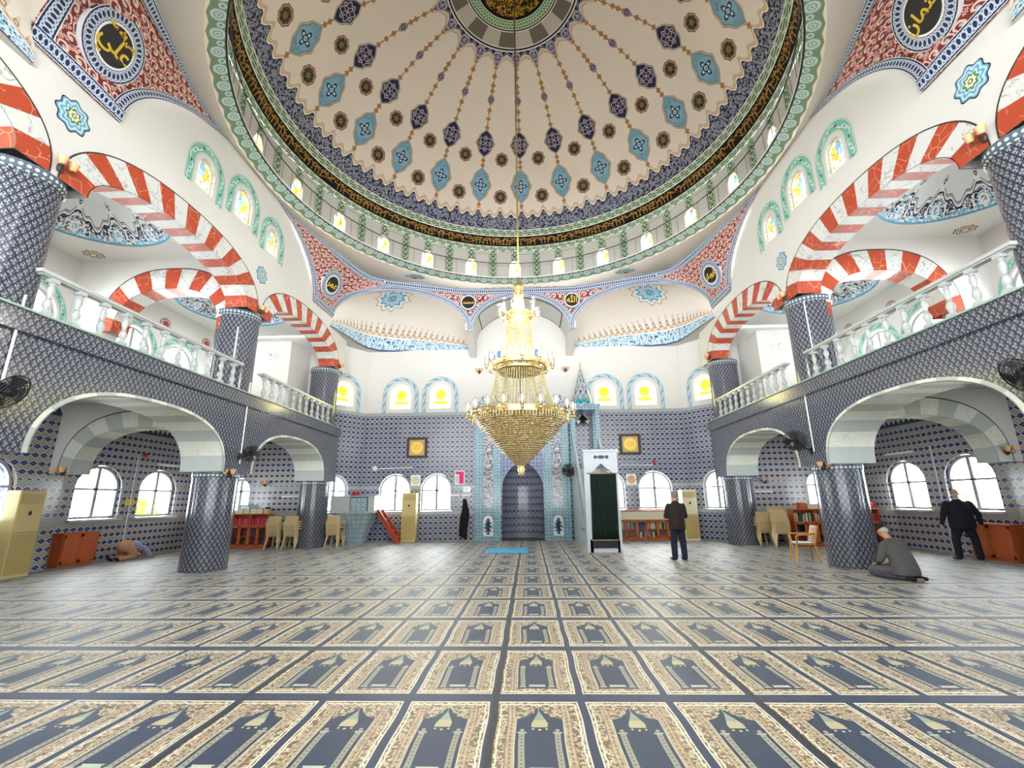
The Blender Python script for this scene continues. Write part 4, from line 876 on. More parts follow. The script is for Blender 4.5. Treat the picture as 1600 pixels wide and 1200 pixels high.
for s in (-1, 1):
    A = Vector((s*6.6, YB, 0)); B = Vector((s*8.15, 16.95, 0)); d = (B-A).normalized(); nn = Vector((d.y, -d.x, 0)); nn = nn if nn.x*s > 0 else -nn
    window(A, d, nn, (.55, 1.65, 1.15, 1.98, .6)); h = (.62, 1.46, 5.35, 5.95, .42); window(A, d, nn, h, 'art', .14, 'sunburst_glass'); surround(A, d, nn, h, .19, 'blue_surround', .14, .18)
    for a, b in ((12.1, 13.55), (14.2, 15.7)):
        window((s*XO, 0, 0), (0, 1, 0), (s, 0, 0), (a, b, 1.15, 1.98, .64)); 
        m = MB(); m.box((s*(XO-.06), (a+b)/2, 1.12), (.14, b-a+.16, .05)); struct(m.build('trim_5', 'white_marble'))
    for a, b in ((9.0, 10.25), (6.8, 8.05)): window((s*11.45, 0, 0), (0, 1, 0), (s, 0, 0), (a, b, 1.15, 1.98, .64))
    for a, b in ((12.25, 13.65), (14.15, 15.55), (9.3, 10.6), (6.6, 8.0)):
        h = (a, b, 4.75, 6.2, .7); window((s*XO, 0, 0), (0, 1, 0), (s, 0, 0), h); surround((s*XO, 0, 0), (0, 1, 0), (s, 0, 0), h, .2, 'teal_surround', .06)
    window((0, 16.95, 0), (s, 0, 0), (0, 1, 0), (10.05, 10.85, 1.15, 1.98, .45)); h = (9.9, 11.1, 4.75, 5.9, .6); window((0, 16.95, 0), (s, 0, 0), (0, 1, 0), h); surround((0, 16.95, 0), (s, 0, 0), (0, 1, 0), h, .2, 'teal_surround', .06)
    for c, z0, zs, hw in ((8.75, 8.45, 8.95, .27), (10.15, 8.6, 9.15, .33), (11.55, 8.45, 8.95, .27)):
        h = (c-hw, c+hw, z0, zs, hw*1.0); window((s*XW, 0, 0), (0, 1, 0), (s, 0, 0), h, 'art', .1, 'stained_glass'); surround((s*XW, 0, 0), (0, 1, 0), (s, 0, 0), h, .25, 'teal_surround', .1, .08)
# ---- balustrades
def balustrade(s, y0, y1, label):
    t = thing('balustrade', label, 'balustrade', (s*(XW+.02), y0, 4.3), group='white gallery balustrades')
    m = MB(); m.box((0, (y1-y0)/2, .665), (.17, y1-y0+.1, .055)); m.box((0, (y1-y0)/2, .63), (.11, y1-y0, .03)); m.build('handrail', 'turned_white', t)
    m = MB(); m.box((0, 0, .04), (.12, .12, .08)); m.box((0, 0, .59), (.12, .12, .06))
    m.lathe([(.045, .08), (.05, .10), (.036, .12), (.058, .17), (.066, .21), (.05, .26), (.03, .285), (.045, .30), (.028, .32), (.036, .36), (.052, .42), (.045, .47), (.03, .50), (.046, .52), (.033, .54), (.05, .56)], seg=12)
    b = m.build('baluster', 'turned_white', t, autos=50); n = int(round((y1-y0)/.43)); b.location.y = .2
    for k in range(1, n):
        c = b.copy(); COL.objects.link(c); c.location.y = .2+(y1-y0-.4)*k/(n-1)
for s, side in ((-1, 'left'), (1, 'right')):
    balustrade(s, 6.0, 10.88, f'white turned balustrade on the {side} gallery between the nearest and middle columns')
    balustrade(s, 11.85, 16.4, f'white turned balustrade on the {side} gallery between the middle and farthest columns')
# ---- mihrab
t = thing('mihrab', 'tall turquoise and blue tiled prayer niche in the middle of the front wall', 'mihrab', (-.03, YB, 0))
def slab(m, x0, x1, z0, z1, d0, d1, mi=0):
    for q in ([(x0, z0, -d1), (x1, z0, -d1), (x1, z1, -d1), (x0, z1, -d1)], [(x0, z0, -d0), (x0, z0, -d1), (x0, z1, -d1), (x0, z1, -d0)], [(x1, z0, -d1), (x1, z0, -d0), (x1, z1, -d0), (x1, z1, -d1)], [(x0, z1, -d1), (x1, z1, -d1), (x1, z1, -d0), (x0, z1, -d0)], [(x0, z0, -d0), (x1, z0, -d0), (x1, z0, -d1), (x0, z0, -d1)]):
        m.face([(p[0], p[2], p[1]) for p in q], [(p[0]+p[2], p[1]) for p in q], mi)
for s in (-1, 1):
    for a, b in ((.86, 1.13), (1.62, 1.90)):
        m = MB(); slab(m, min(s*a, s*b), max(s*a, s*b), 0, 5.0, 0, .2); m.build('pillar', 'turquoise_tile', t)
    m = MB(); slab(m, min(s*1.13, s*1.62), max(s*1.13, s*1.62), 0, 5.0, 0, .12); m.build('side_panel', 'turquoise_tile', t)
    # long calligraphy strip with lobed ends
    m = MB(); pol = [(-.2, 1.45), (-.1, 1.32), (0, 1.24), (.1, 1.32), (.2, 1.45), (.2, 4.6), (.1, 4.72), (0, 4.8), (-.1, 4.72), (-.2, 4.6)]
    m.prism(pol, lambda x, y, d, s=s: (s*1.375+x, -.12-.015*d, y), 0); m.build('calligraphy_strip', 'calligraphy_tile', t)
    m = MB(); pol = [(-.19, .2), (.19, .2), (.19, .7)]+[(.19*cos(pi*k/10), .7+.26*sin(pi*k/10)**.8) for k in range(1, 10)]+[(-.19, .7)]
    m.prism(pol, lambda x, y, d, s=s: (s*1.375+x, -.12-.012*d, y), 0); o = m.build('flower_panel', 'paper_white', t)
    m = MB()
    for zz, r in ((.3, .05), (.42, .09), (.56, .11), (.7, .09), (.82, .05)):
        m.prism(rosette_poly(r, 5, .3, 30), lambda x, y, d, s=s, zz=zz: (s*1.375+x, -.134-.006*d, y+zz), 0)
        for q in (-1, 1): m.prism(rosette_poly(r*.45, 4, .4, 20), lambda x, y, d, s=s, zz=zz, q=q, r=r: (s*1.375+x+q*r*1.25, -.134-.006*d, y+zz-.04), 1)
    m.build('flower_ornament', ['book_blue', 'ros_teal'], o)
m = MB(); slab(m, -1.13, 1.13, 3.35, 5.0, 0, .10); m.build('upper_panel', 'frieze_tile', t)
m = MB()
for i in range(24):      # spandrel round the pointed opening
    x0 = -.86+1.72*i/24; x1 = -.86+1.72*(i+1)/24; zf = lambda x: 2.1+supe(x, .83, 1.0, 1.5)
    q = [(x0, zf(x0)), (x1, zf(x1)), (x1, 3.36), (x0, 3.36)]; m.face([(p[0], -.08, p[1]) for p in q], q); m.face([(x0, -.08, zf(x0)), (x0, .2, zf(x0)), (x1, .2, zf(x1)), (x1, -.08, zf(x1))])
m.build('spandrel', 'floral_blue' if 'floral_blue' in MATS else mat('floral_blue', f_floral('#6f7fa6', '#b9c1d6', '#39456e', .15), rough=.15), t)
m = MB(); m.grid(lambda u, v: (.83*cos(pi*u)*-1, .05+.75*sin(pi*u), 2.1*v), 24, 8, lambda u, v: (u*2.6, v*2.1)); 
def cone_n(u, v): k = max(0, 1-v**1.5)**(1/1.5); return (-.83*cos(pi*u)*k, .05+.75*sin(pi*u)*k, 2.1+v*1.0)
m.grid(cone_n, 24, 10, lambda u, v: (u*2.6, 2.1+v), mi=1); m.box((0, .3, .03), (1.66, .9, .06), mi=2)
m.build('niche', ['mihrab_tile', 'mihrab_tile', 'dark_grey'], t)
m = MB(); slab(m, -1.95, 1.95, 4.98, 5.14, 0, .26); m.build('cornice', 'turquoise_tile', t)
m = MB(); slab(m, -1.86, 1.86, 5.14, 5.36, .06, .16); pol = []
for i in range(7): c = -1.6+i*.533; m.prism([(c-.26, 5.36), (c-.2, 5.5), (c-.08, 5.62), (c, 5.84), (c+.08, 5.62), (c+.2, 5.5), (c+.26, 5.36)], lambda x, y, d: (x, -.07-.08*d, y), 0)
m.build('crest', 'frieze_tile', t)
# ---- minbar (pulpit stair)
t = thing('minbar', 'pale grey marble pulpit stair with a portal beside the prayer niche', 'pulpit', (1.93, 14.45, 0))
m = MB()
slab2 = lambda m, c, d, mi=0: m.box(c, d, mi=mi)
slab2(m, (.09, .12, 1.5), (.18, .24, 3.0)); slab2(m, (.97, .12, 1.5), (.14, .24, 3.0)); slab2(m, (.53, .12, .19), (.88, .24, .38))
m.prism([(.17, 2.30), (.53, 2.62), (.53, 3.0), (.17, 3.0)], lambda x, y, d: (x, .005+.23*d, y)); m.prism([(.53, 2.62), (.91, 2.30), (.91, 3.0), (.53, 3.0)], lambda x, y, d: (x, .005+.23*d, y)); slab2(m, (.52, .12, 3.02), (1.12, .32, .06))
m.build('portal', 'minbar_marble', t)
m = MB()
m.prism(rosette_poly(.055, 8, .08, 24), lambda x, y, d: (.37+x, -.004-.004*d, 2.82+y)); m.prism(rosette_poly(.055, 8, .08, 24), lambda x, y, d: (.72+x, -.004-.004*d, 2.82+y)); m.prism([(x*1.9, y*.9) for x, y in rosette_poly(.06, 6, .06, 24)], lambda x, y, d: (.545+x, -.004-.004*d, 2.82+y))
m.build('carved_ornament', 'dark_grey', t)
m = MB()
for x in (.035, 1.005): m.prism([(.24, 0), (4.25, 0), (4.25, 2.85), (3.3, 2.85), (3.3, 3.75), (3.15, 3.8), (.24, 1.25)], lambda y, z, d, x=x: (x-.035+.07*d, y, z))
m.build('side_wall', 'minbar_marble', t)
m = MB()
for k in range(11): slab2(m, (.52, .45+k*.27, .15+k*.235), (.92, .29, .3+.0*k)); slab2(m, (.52, .45+k*.27, .08+k*.118), (.92, .27, .14+k*.23))
m.build('steps', 'minbar_marble', t)
m = MB()
for x in (.06, 1.0):
    for y in (3.28, 4.2): slab2(m, (x, y, 3.9), (.13, .13, 2.2))
slab2(m, (.53, 3.74, 5.03), (1.12, 1.12, .16)); m.build('canopy_frame', 'turquoise_tile', t)
m = MB(); slab2(m, (.53, 3.74, 5.14), (1.2, 1.2, .06)); m.lathe([(.40, 5.17), (.40, 5.27), (.36, 5.50), (.24, 5.95), (.12, 6.4), (.05, 6.7), (.0, 6.75)], (.49, 3.74, 0), 24); m.build('canopy_spire', 'frieze_tile', t)
m = MB(); m.lathe([(.405, 5.27), (.41, 5.28), (.385, 5.40), (.38, 5.40)], (.49, 3.74, 0), 24); m.build('spire_band', 'teal_glaze', t)
m = MB(); m.lathe([(.0, 6.7), (.03, 6.74), (.015, 6.78), (.045, 6.83), (.012, 6.89), (.03, 6.93), (.01, 6.97), (.0, 6.99)], (.49, 3.74, 0), 12)
m.tube([(.49+.05*sin(a), 3.74, 7.04-.05*cos(a)) for a in [radians(-150+20*k) for k in range(16)]], .009, 6); m.build('crescent_finial', 'gold', t, smooth=True)
m = MB(); slab2(m, (-.006, 1.05, .62), (.012, 1.0, .03)); m.tube([(-.006, .6, 1.0), (-.006, 2.6, 2.9)], .008, 4); m.build('seam_line', 'dark_grey', t)
o = MB(); N = 60
o.grid(lambda u, v: (2.10+.79*u-(.02*v), 14.44+.022*sin(u*75)+.008*sin(u*31+v*3), 2.30-1.92*v), N, 6); c = o.build('curtain', 'green_curtain', smooth=True); md = c.modifiers.new('s', 'SOLIDIFY'); md.thickness = .012
tag(c, 'dark green curtain hanging in the portal of the marble pulpit stair', 'curtain')
m = MB(); m.tube([(2.0, 14.42, 2.32), (2.95, 14.42, 2.32)], .014, 8); tag(m.build('curtain_rod', 'brass', smooth=True), 'thin brass curtain rod above the dark green curtain', 'rod')
m = MB(); m.box((2.46, 14.43, .25), (.74, .03, .22)); m.box((2.46, 14.425, .36), (.78, .02, .02), mi=1); tag(m.build('step_rug', ['shoe_black', 'gold']), 'black gold-edged rug end below the dark green curtain', 'rug')
# ---- preaching seat
t = thing('preaching_seat', 'blue-grey tiled raised preaching seat on a flared foot in the left front corner', 'pulpit', (-6.35, 17.9, 0))
m = MB()
def fl_(u, v): k = .34+.44*(v**1.5); a = 2*pi*u; q = 6; c_, s_ = cos(a), sin(a); r = k/((abs(c_)**q+abs(s_)**q)**(1/q)); return (r*c_*1.0, r*s_*.75, 1.15*v)
m.grid(fl_, 40, 10, lambda u, v: (u*4, v*1.2), closed=True); m.build('flared_foot', 'pulpit_tile', t, smooth=True)
m = MB(); m.box((0, 0, 1.17), (1.66, 1.16, .06)); 
for c, d in (((-.79, 0, 1.45), (.08, 1.1, .55)), ((.79, 0, 1.45), (.08, 1.1, .55)), ((0, .54, 1.45), (1.6, .06, .55)), ((-.45, -.54, 1.45), (.72, .06, .55)), ((.7, -.54, 1.45), (.22, .06, .55))): m.box(c, d)
m.box((0, 0, 1.745), (1.7, 1.2, .04)); m.build('seat_box', 'turned_white', t)
m = MB(); m.box((.25, -.58, 1.44), (.62, .03, .5)); m.build('tile_panel', 'pulpit_tile', t)
t = thing('wooden_steps', 'red-brown wooden steps leaning up to the tiled preaching seat', 'steps', (-5.22, 18.1, 0))
for y in (-.28, .28):
    m = MB(); m.prism([(-.52, 1.35), (-.40, 1.42), (.58, .12), (.58, 0), (.42, 0)], lambda x, z, d, y=y: (x, y-.02+.04*d, z)); m.build('side_board', 'red_wood', t)
for k in range(5):
    m = MB(); m.box((-.30+.17*k, 0, 1.1-.22*k), (.18, .56, .03)); m.build('tread', 'red_wood', t)
# ---- chandelier
t = thing('chandelier', 'huge three-tiered gold and crystal chandelier hanging from the centre of the dome', 'chandelier', (.05, DYC, 0))
m = MB(); m.tube([(0, 0, 16.6), (0, 0, 2.4)], .022, 8); m.build('rod', 'gold', t, smooth=True)
m = MB(); m.lathe([(.0, 6.95), (.05, 6.86), (.03, 6.78), (.12, 6.68), (.13, 6.6), (.09, 6.52), (.13, 6.46), (.12, 6.40)], seg=20); m.build('top_crown', 'gold', t, smooth=True)
def strands(r0, z0, r1, z1, n, parent, bulge=0, name='crystal_strands'):
    m = MB()
    for k in range(n):
        a = 2*pi*k/n; K = 18 if z0-z1 > .6 else 10
        pts = []; rr = []
        for i in range(K+1):
            f = i/K; r = r0+(r1-r0)*f-bulge*sin(pi*f); pts.append((r*sin(a), r*cos(a), z0+(z1-z0)*f)); rr.append(.011 if i % 2 else .005)
        m.tube(pts, rr, 4, cap=False)
    o = m.build(name, 'crystal_bead' if 'crystal_bead' in MATS else mat('crystal_bead', lambda n: mix('#cfc39a', '#fbf6e0', n.noise(50)), rough=.12, metal=.25, spec=.8), parent, smooth=True); o['kind'] = 'stuff'; return o
def ring_t(r, z, h, parent, name='gold_ring'):
    m = MB(); m.lathe([(r-.03, z-h*.5), (r, z-h*.62), (r+.03, z-h*.3), (r+.012, z), (r+.045, z+h*.3), (r+.02, z+h*.5), (r-.03, z+h*.45), (r-.03, z-h*.5)], seg=64, flut=(32, .012)); return m.build(name, 'gold', parent, smooth=True)
def lamp_cup(parent):
    m = MB(); m.lathe([(.0, -.06), (.03, -.05), (.045, -.01), (.02, 0), (.055, .02)], seg=12); m.tube([(-.16, 0, -.02), (-.11, 0, -.09), (-.04, 0, -.07), (0, 0, -.03)], .01, 6); b = m.build('lamp_arm', 'gold', parent, smooth=True)
    m = MB(); m.lathe([(.03, .02), (.062, .05), (.07, .12), (.058, .19), (.066, .25), (.074, .27)], seg=16); m.build('glass_shade', 'shade_glass', b, smooth=True)
    m = MB(); m.lathe([(.0, .03), (.014, .04), (.02, .10), (.008, .16), (0, .17)], seg=8); m.build('candle_bulb', 'paper_white', b, smooth=True)
    return b
proto = None
def cups(R, z, n, ph=0, fill_w=0):
    global proto
    for k in range(n):
        a = 2*pi*k/n+ph
        if proto is None: proto = lamp_cup(t); c = proto
        else: c = dup(proto, parent=t)
        c.location = (R*cos(a), R*sin(a), z); c.rotation_euler.z = a
        if fill_w:  # point lights added at the unlit bulbs to brighten the dome
            l = bpy.data.lights.new('dome_fill_light', 'POINT'); l.energy = fill_w; l.shadow_soft_size = .02; l.color = (1, .93, .84)
            lo = bpy.data.objects.new('dome_fill_light', l); COL.objects.link(lo); lo.parent = t; lo.location = (R*cos(a), R*sin(a), z+.2)
strands(.11, 6.4, .20, 5.88, 28, t, .03); ring_t(.30, 5.86, .10, t); cups(.47, 5.86, 6, .3, 21); cups(.36, 6.08, 4, 0, 21)
m = MB(); m.lathe([(.29, 5.82), (.25, 5.70), (.16, 5.62), (.05, 5.58), (0, 5.57)], seg=28, flut=(14, .03)); m.build('crystal_bowl', 'crystal_net', t, smooth=True)
strands(.30, 5.72, .42, 4.66, 36, t, .04); ring_t(.62, 4.62, .12, t); ring_t(.54, 4.50, .07, t); cups(.78, 4.60, 12, .1, 14)
m = MB(); m.lathe([(.55, 4.55), (.4, 4.48), (.2, 4.44), (0, 4.43)], seg=40, flut=(20, .03)); m.build('crystal_bowl', 'crystal_net', t, smooth=True)
m = MB()
for k in range(60): a = 2*pi*k/60; m.tube([(.56*sin(a), .56*cos(a), 4.66), (.56*sin(a), .56*cos(a), 4.90)], .009, 5)
o = m.build('glass_rods', 'crystal_bead', t); o['kind'] = 'stuff'
for a in (.9, 2.25, 3.95, 4.5, 5.5):
    m = MB(); m.grid(lambda u, v: (.585*sin(a+.22*u), .585*cos(a+.22*u), 4.67+.2*v), 4, 1); o = m.build('blue_glass', 'deep_blue', t); md = o.modifiers.new('s', 'SOLIDIFY'); md.thickness = .02; o['label'] = 'deep blue glass block'
strands(.56, 4.44, .84, 3.5, 64, t, .05); strands(.34, 4.42, .5, 3.5, 30, t, .02); ring_t(1.06, 3.42, .15, t); cups(1.22, 3.42, 20, .05)
def cone_r(z): f = (z-2.32)/(3.36-2.32); return .10+.98*f**.92
m = MB(); prof = []
for k in range(26):
    z = 3.37-1.05*k/25; r = cone_r(z); prof += [(r-.012, z), (r+.018, z-.014), (r+.006, z-.03)]
m.lathe(prof, seg=72, flut=(36, .004)); m.build('crystal_cone', 'crystal_net', t)
m = MB(); m.lathe([(.10, 2.32), (.06, 2.26), (.09, 2.2), (.05, 2.14), (.065, 2.1), (.02, 2.05), (0, 2.03)], seg=16); m.build('tip', 'gold', t, smooth=True)
m = MB(); m.lathe([(.25, 16.52), (.2, 16.45), (.06, 16.4), (.0, 16.4)], seg=20); m.build('ceiling_rose', 'gold', t, smooth=True)
# hoop of small crystals hung over the drum of the big ring
m = MB()
for k in range(96):
    a = 2*pi*k/96; m.tube([(1.10*sin(a), 1.10*cos(a), 3.40), (1.10*sin(a), 1.10*cos(a), 3.24)], [.012, .004], 4)
m.build('drop_fringe', 'crystal_bead', t)['kind'] = 'stuff'
# ---- painted roundels with gold writing
def roundel(c, nrm, r_in, r_out, txt, label, ts=.5, ring='chain_border', small=None):
    nrm = Vector(nrm).normalized(); ex = Vector((0, 0, 1)).cross(nrm).normalized(); ey = nrm.cross(ex).normalized(); c = Vector(c)
    t = thing('calligraphy_roundel', label, 'roundel', c, group='calligraphy roundels')
    L = lambda x, y, d: ex*x+ey*y+nrm*d
    m = MB()
    for k in range(64):
        a, b = 2*pi*k/64, 2*pi*(k+1)/64; w_ = r_out-r_in
        m.face([L(r_in*cos(a), r_in*sin(a), .03), L(r_out*cos(a), r_out*sin(a), .03), L(r_out*cos(b), r_out*sin(b), .03), L(r_in*cos(b), r_in*sin(b), .03)], [(a*r_in/w_*1.3, 0), (a*r_in/w_*1.3, 1), (b*r_in/w_*1.3, 1), (b*r_in/w_*1.3, 0)])
        m.face([L(r_out*cos(a), r_out*sin(a), .03), L(r_out*cos(a), r_out*sin(a), -.05), L(r_out*cos(b), r_out*sin(b), -.05), L(r_out*cos(b), r_out*sin(b), .03)])
    m.build('border_ring', ring, t)
    m = MB(); m.prism([(r_in*1.08*cos(2*pi*k/48), r_in*1.08*sin(2*pi*k/48)) for k in range(48)], lambda x, y, d: L(x, y, .028+.006*d)); m.build('white_rim', 'paper_white', t)
    m = MB(); m.prism([(r_in*.97*cos(2*pi*k/48), r_in*.97*sin(2*pi*k/48)) for k in range(48)], lambda x, y, d: L(x, y, .03+.01*d)); m.build('black_disc', 'black', t)
    for k, (s_, sz, ox, oy) in enumerate([(txt, ts, 0, 0)]+(small or [])):
        cu = bpy.data.curves.new('writing', 'FONT'); cu.body = s_; cu.size = sz; cu.align_x = 'CENTER'; cu.align_y = 'CENTER'; cu.extrude = .006; cu.offset = .004; cu.materials.append(MATS['gold_paint2'])
        to = bpy.data.objects.new('tmp', cu); COL.objects.link(to); bpy.context.view_layer.update()
        me = bpy.data.meshes.new_from_object(to); bpy.data.objects.remove(to)
        o = bpy.data.objects.new('writing', me); COL.objects.link(o); o.parent = t
        R = Matrix((ex, ey, nrm)).transposed().to_4x4(); o.matrix_local = Matrix.Translation(L(ox, oy, .046)) @ R
mat('gold_paint2', '#d8b23a', rough=.5)
def on_patch(u, v, sx, sy):
    f = lambda a, b: (lambda p: Vector((p.x*sx, p.y if sy > 0 else 2*DYC-p.y, p.z)))(coons(a, b))
    p = f(u, v); n = (f(u+.05, v)-f(u-.05, v)).cross(f(u, v+.05)-f(u, v-.05)).normalized()
    if n.dot(Vector((0, DYC, 8))-p) < 0: n = -n
    return p+n*.035, n
for sx, sy, tx, lb, sm in ((1, 1, '\uFEAE\uFEE4\uFECB', 'black and gold calligraphy roundel on the far left red corner panel', None), (-1, 1, '\uFEAE\uFEDC\uFE91\uFEEE\uFE91\uFE8D', 'black and gold calligraphy roundel on the far right red corner panel', None),
                       (1, -1, '\uFEF2\uFEE0\uFECB', 'large black and gold calligraphy roundel on the near left red corner panel', [('\uFEEA\uFEE8\uFECB \uFDF2 \uFEF2\uFEBF\uFEAD', .13, 0, .25)]), (-1, -1, '\uFEE5\uFE8E\uFEE4\uFE9C\uFECB', 'large black and gold calligraphy roundel on the near right red corner panel', None)):
    p, n = on_patch(.50, .40, sx, sy); q_ = .30 if sy > 0 else .34; roundel(p, n, q_, q_*1.74, tx, lb, {3: 1.24, 6: .84, 5: .93}[len(tx)]*q_, small=[(a, .12, 0, .23) for a, *_ in sm] if sm else None)
for sx, tx, lb in ((-1, '\uFEAA\uFEE4\uFEA4\uFEE3', 'small black calligraphy roundel on the spandrel left of the mihrab vault'), (1, '\uFDF2', 'small black calligraphy roundel on the spandrel right of the mihrab vault')):
    roundel((sx*2.06, 16.86, 9.22), (0, -1, -.05), .27, .33, tx, lb, .2 if sx < 0 else .34, ring='frieze_tile')
# ================================================================ furniture and small things
def bx(m, x0, x1, y0, y1, z0, z1, mi=0): m.box(((x0+x1)/2, (y0+y1)/2, (z0+z1)/2), (abs(x1-x0), abs(y1-y0), abs(z1-z0)), mi=mi)
# ---- low cabinets
def cabinet(loc, rz, w, h, d, label):
    t = thing('low_cabinet', label, 'cabinet', loc, rz); m = MB()
    bx(m, -w/2, w/2, 0, d, .06, h); bx(m, -w/2+.04, w/2-.04, .04, d, 0, .06); bx(m, -w/2-.015, w/2+.015, -.02, d, h, h+.025); m.build('body', 'orange_wood', t)
    for s in (-1, 1):
        m = MB(); x0, x1 = (.004, w/2-.02) if s > 0 else (-w/2+.02, -.004); bx(m, x0, x1, -.018, 0, .08, h-.02)
        for a, b, c, e in ((x0, x1, h-.08, h-.02), (x0, x1, .08, .14), (x0, x0+.05, .08, h-.02), (x1-.05, x1, .08, h-.02)): bx(m, a, b, -.028, -.018, c, e)
        o = m.build('door', 'orange_wood', t)
        m = MB(); m.box((s*.04, -.032, h*.6), (.012, .012, .06)); m.build('handle', 'brass', o)
    return t
cabinet((-11.6, 12.28, .012), pi/2, 1.0, .80, .28, 'low orange wooden two-door cabinet against the left aisle wall under the window')
cabinet((11.45, 12.15, .012), -pi/2, 1.1, .84, .38, 'low orange two-door cabinet against the right aisle wall beside the navy-suited person')
# ---- air conditioners
def ac(loc, rz, label, body='ac_body', w=.56):
    t = thing('air_conditioner', label, 'air conditioner', loc, rz); m = MB(); bx(m, -w/2, w/2, 0, .34, 0, 1.86); bx(m, -w/2-.006, w/2+.006, -.006, .34, 0, .04); o = m.build('body', body, t)
    b = o.modifiers.new('b', 'BEVEL'); b.width = .02; b.segments = 2
    m = MB(); bx(m, -w/2+.02, w/2-.02, -.008, .01, .08, .92); m.build('lower_panel', 'ac_panel', t)
    m = MB(); bx(m, -w/2+.03, w/2-.03, -.006, .01, 1.56, 1.78)
    m.build('air_outlet', 'ac_panel', t)
    m = MB()
    for k in range(7): m.box((0, -.012, 1.58+.03*k), (w-.08, .014, .008))
    m.build('louvres', body, t)
    m = MB(); m.prism([(.035*cos(a), 1.36+.05*sin(a)) for a in [2*pi*k/20 for k in range(20)]], lambda x, y, d: (x, -.004-.008*d, y)); m.build('emblem', 'dark_grey', t)
    m = MB(); bx(m, -w/2+.01, w/2-.01, -.004, .002, .945, .955); m.build('panel_gap', 'dark_grey', t)
    return t
ac((-4.48, 18.34, .012), 0, 'beige floor-standing air conditioner between the two front windows left of the mihrab')
ac((6.3, 18.12, .012), .12, 'tall cream floor-standing air conditioner behind the standing man in the dark jacket', 'ac_cream')
ac((-11.0, 10.28, .012), pi/2, 'beige floor-standing air conditioner at the left edge of the photo')
ac((10.98, 10.25, .012), -pi/2, 'beige floor-standing air conditioner at the right edge of the photo')
# ---- bookcases
bk = {}
def book_proto(col):
    m = MB(); bx(m, -.5, .5, -.5, .5, 0, 1); o = m.build('book', col); return o
def place_book(col, loc, w, d, h, label, group, lean=0):
    if col not in bk: bk[col] = o = book_proto(col)
    else: o = bk[col].copy(); COL.objects.link(o)
    o.location = loc; o.scale = (w, d, h); o.rotation_euler.y = lean; tag(o, label, 'book', group); return o
ORD = ['first', 'second', 'third', 'fourth', 'fifth', 'sixth', 'seventh', 'eighth']
CN = dict(book_red='red', book_crimson='crimson', book_green='dark green', book_blue='dark blue', book_brown='brown', book_cream='cream', book_black='black', book_pink='pink')
def bookcase(x0, x1, y, label, where, bays, topcols, lowcols, h=1.16, open_top=True, ztop=.76, dark=False):
    """front face at y, depth 0.3 behind it"""
    w = x1-x0; d = .32; t = thing('bookcase', label, 'bookcase', ((x0+x1)/2, y, .012)); m = MB(); hw = w/2
    bx(m, -hw, hw, d-.02, d, .06, h-.03); bx(m, -hw, hw, 0, d, .03, .08); bx(m, -hw-.02, hw+.02, -.02, d, h-.03, h); bx(m, -hw, hw, 0, d, ztop-.02, ztop+.01); bx(m, -hw+.02, hw-.02, .02, d-.02, .40, .415)
    bx(m, -hw+.05, hw-.05, .03, d, 0, .03)
    for k in range(bays+1): x = -hw+w*k/bays; bx(m, max(-hw, x-.012), min(hw, x+.012), 0, d, .03, h-.03)
    m.build('body', 'orange_wood', t)
    if not open_top:
        m = MB(); bx(m, -hw+.02, hw-.02, -.012, .0, ztop+.02, h-.04); m.build('upper_panel', 'stone_beige', t)
    dw = w/bays/2
    for k in range(bays*2):
        a = -hw+dw*k+.008; b = a+dw-.016; m = MB()
        for q in ((a, a+.035, .09, ztop-.03), (b-.035, b, .09, ztop-.03), (a, b, .09, .13), (a, b, ztop-.07, ztop-.03)): bx(m, q[0], q[1], -.02, 0, q[2], q[3])
        dr = m.build('door', 'orange_wood', t); m = MB(); bx(m, a+.03, b-.03, -.01, -.006, .12, ztop-.06); m.build('glass', 'clear_glass', dr)
        m = MB(); m.ell((b-.018 if k % 2 == 0 else a+.018, -.03, .5), (.012, .012, .012), seg=8, ring=6); m.build('knob', 'brass', dr, smooth=True)
    random.seed(int(x0*10))
    for lev, (zb, hh) in enumerate(((.092, .25), (.427, .26))):
        for k in range(bays*2):
            x = x0+dw*k+.05
            while x < x0+dw*(k+1)-.08:
                bw = random.uniform(.035, .06); c = lowcols[(k*2+lev+int(random.random()*1.6)) % len(lowcols)]; q = hh*random.uniform(.8, 1)
                place_book(c, (x+bw/2, y+.17, zb), bw*.92, .17, q, f'{CN[c]} book behind the {ORD[k]} glass door of the {where}, {"upper" if lev else "lower"} row', f'books behind the glass of the {where}'); x += bw
    if open_top:
        for k in range(bays):
            x = x0+w/bays*k+.04; end = x0+w/bays*(k+1)-.06
            while x < end:
                bw = random.uniform(.028, .045); c = topcols[(k+int(random.random()*2.2)) % len(topcols)]
                if random.random() < .06: x += .06; continue
                place_book(c, (x+bw/2, y+.15, ztop+.024), bw*.9, .18, .25*random.uniform(.85, 1.05), f'{CN[c]} book on the open shelf of the {where}, {ORD[k]} bay', f'books on the open shelf of the {where}', random.choice((0, 0, .08, -.05))); x += bw*1.08
    return t
bookcase(-11.55, -8.95, 16.42, 'orange bookcase full of pink and red books at the far left aisle end', 'left aisle bookcase', 4, ['book_red', 'book_pink'], ['book_crimson', 'book_blue', 'book_crimson', 'book_green'])
bookcase(8.78, 11.5, 15.75, 'orange bookcase with mixed books at the far end of the right aisle', 'right aisle bookcase', 4, ['book_green', 'book_cream', 'book_crimson', 'book_red', 'book_brown', 'book_pink'], ['book_crimson', 'book_black', 'book_blue'])
bookcase(3.55, 5.85, 18.4, 'pinkish glass-door bookcase under the front windows right of the pulpit stair', 'front wall bookcase', 3, [], ['book_brown', 'book_cream', 'book_red', 'book_green', 'book_cream', 'book_blue'], open_top=False, ztop=.74, h=1.1)
